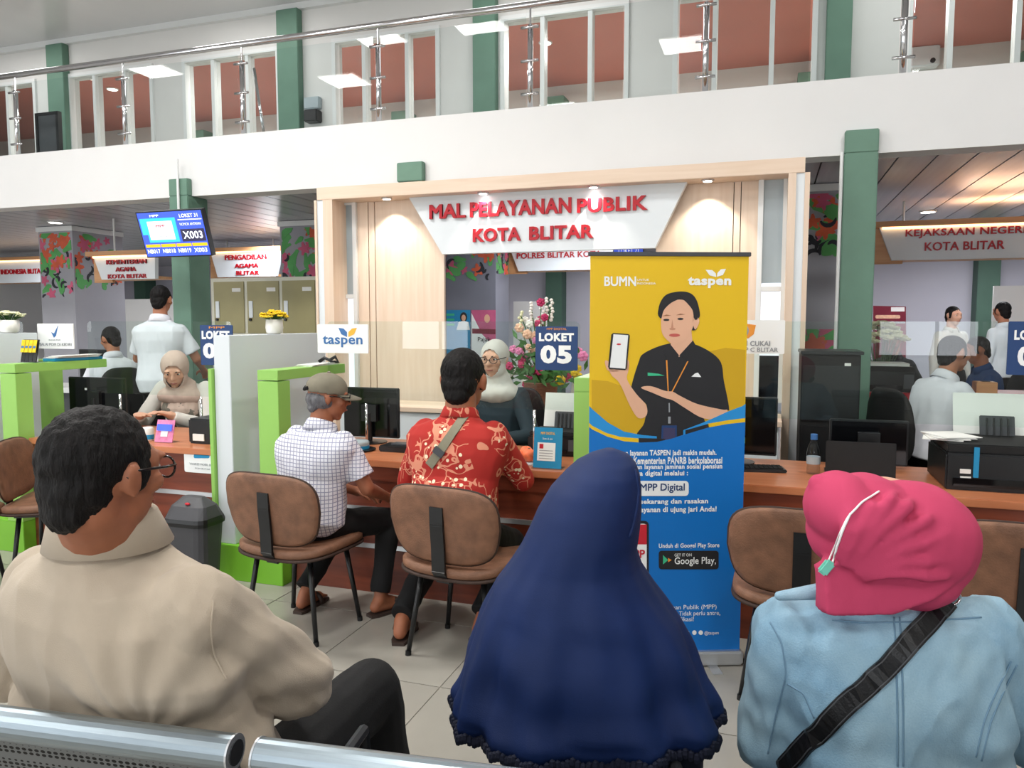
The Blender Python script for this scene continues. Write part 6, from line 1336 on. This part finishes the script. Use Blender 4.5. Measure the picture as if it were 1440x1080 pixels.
for (ua, va), (ub, vb), rr in (((1184, 797), (1226, 712), .009), ((1188, 799), (1252, 700), .008), ((1192, 800), (1276, 712), .010), ((1196, 803), (1305, 730), .009), ((1200, 806), (1330, 752), .010), ((1206, 810), (1338, 786), .009), ((1214, 815), (1330, 812), .008), ((1176, 788), (1196, 716), .007)):
    mid = ((ua+ub)/2+R5.uniform(-5, 5), (va+vb)/2-6); dd = 1.238; hm.tube([c(ua, va, dd+.004), c((ua+mid[0])/2, (va+mid[1])/2, dd-.008), c(mid[0], mid[1], dd-.012), c(ub, vb, dd-.006), c(ub+8, vb-8, dd+.03)], [rr*.8, rr, rr*1.25, rr*1.1, rr*.5], 10)
Rt2 = J['Rh'].transposed(); hcc = J['head']
def fcut(p): l = Rt2 @ (p-hcc); return l.y > .055 and (l.x/.05)**2+((l.z+.01)/.07)**2 < 1
hj = blob('hijab', hm, 'cloth_pink', t, .005, 5, folds(.0035, (12, 12, 9), 2.), cut=fcut)
P = smooth_pts(onsurf([hj], dense([(1236, 692), (1212, 706), (1193, 726), (1178, 760), (1164, 796)], 8), .002)); MB().tube([p[0] for p in P], .0018, 6).build('mask_loop', 'white_print', t, smooth=True)
P = smooth_pts(onsurf([hj], dense([(1196, 722), (1186, 745), (1178, 770), (1172, 792)], 8), .002)); MB().tube([p[0] for p in P], .0018, 6).build('mask_loop', 'white_print', t, smooth=True)
q = onsurf([hj], [(1163, 800)], .008)
if q: MB().obox(q[0][0], (.018, .008, .026), Rc @ Matrix.Rotation(rad(38), 3, 'Y')).build('mask_adjuster', 'mask_green', t, bevel=.003)
for pth in ([(1257, 868), (1260, 920), (1262, 1000), (1262, 1078)], [(1265, 868), (1268, 920), (1270, 1000), (1270, 1078)], [(1083, 875), (1100, 905), (1106, 950), (1090, 1010), (1080, 1060)], [(1422, 930), (1402, 970), (1385, 1010), (1372, 1065)], [(1430, 935), (1410, 975), (1393, 1015), (1380, 1070)], [(1108, 962), (1130, 975), (1145, 1010)], [(1170, 872), (1220, 876), (1300, 874), (1380, 868)]):
    P = smooth_pts(onsurf([jacket], dense(pth, 10), .0005)); 
    if len(P) > 4: MB().tube([p[0] for p in P], .0016, 5).build('stitched_seam', 'denim_stitch', jacket, smooth=True)
# denim collar tip and bag strap with ring
q = onsurf([jacket], [(1128, 850)], .004)
MB().cap(c(1096, 838, 1.33), c(1150, 832, 1.32), .008, .014).build('collar_tip', 'denim', jacket, smooth=True)
P = smooth_pts(onsurf([jacket], dense([(1330, 848), (1290, 890), (1240, 945), (1190, 990), (1140, 1040), (1100, 1085)], 8), .002)); ribbon('bag_strap', P, .034, .005, 'leather_black', t)
for o_ in (-.013, .013): MB().tube([p[0]+((P[min(i+1, len(P)-1)][0]-P[max(i-1, 0)][0]).normalized().cross(p[1]).normalized())*o_+p[1]*.005 for i, p in enumerate(P)], .0012, 5).build('strap_stitching', 'grey_plastic', t)
rc = P[0][0]+P[0][1]*.01; MB().tube([rc+RT*.017*math.cos(a)+Vector((0, 0, .014*math.sin(a))) for a in [2*math.pi*i/18 for i in range(19)]], .0026, 7).build('strap_ring', 'chrome', t, smooth=True)
MB().cap(rc+RT*.002+Vector((0, .01, .01)), rc+RT*.02+Vector((0, .03, .03)), .013, .014).build('strap_top', 'leather_black', t, smooth=True)
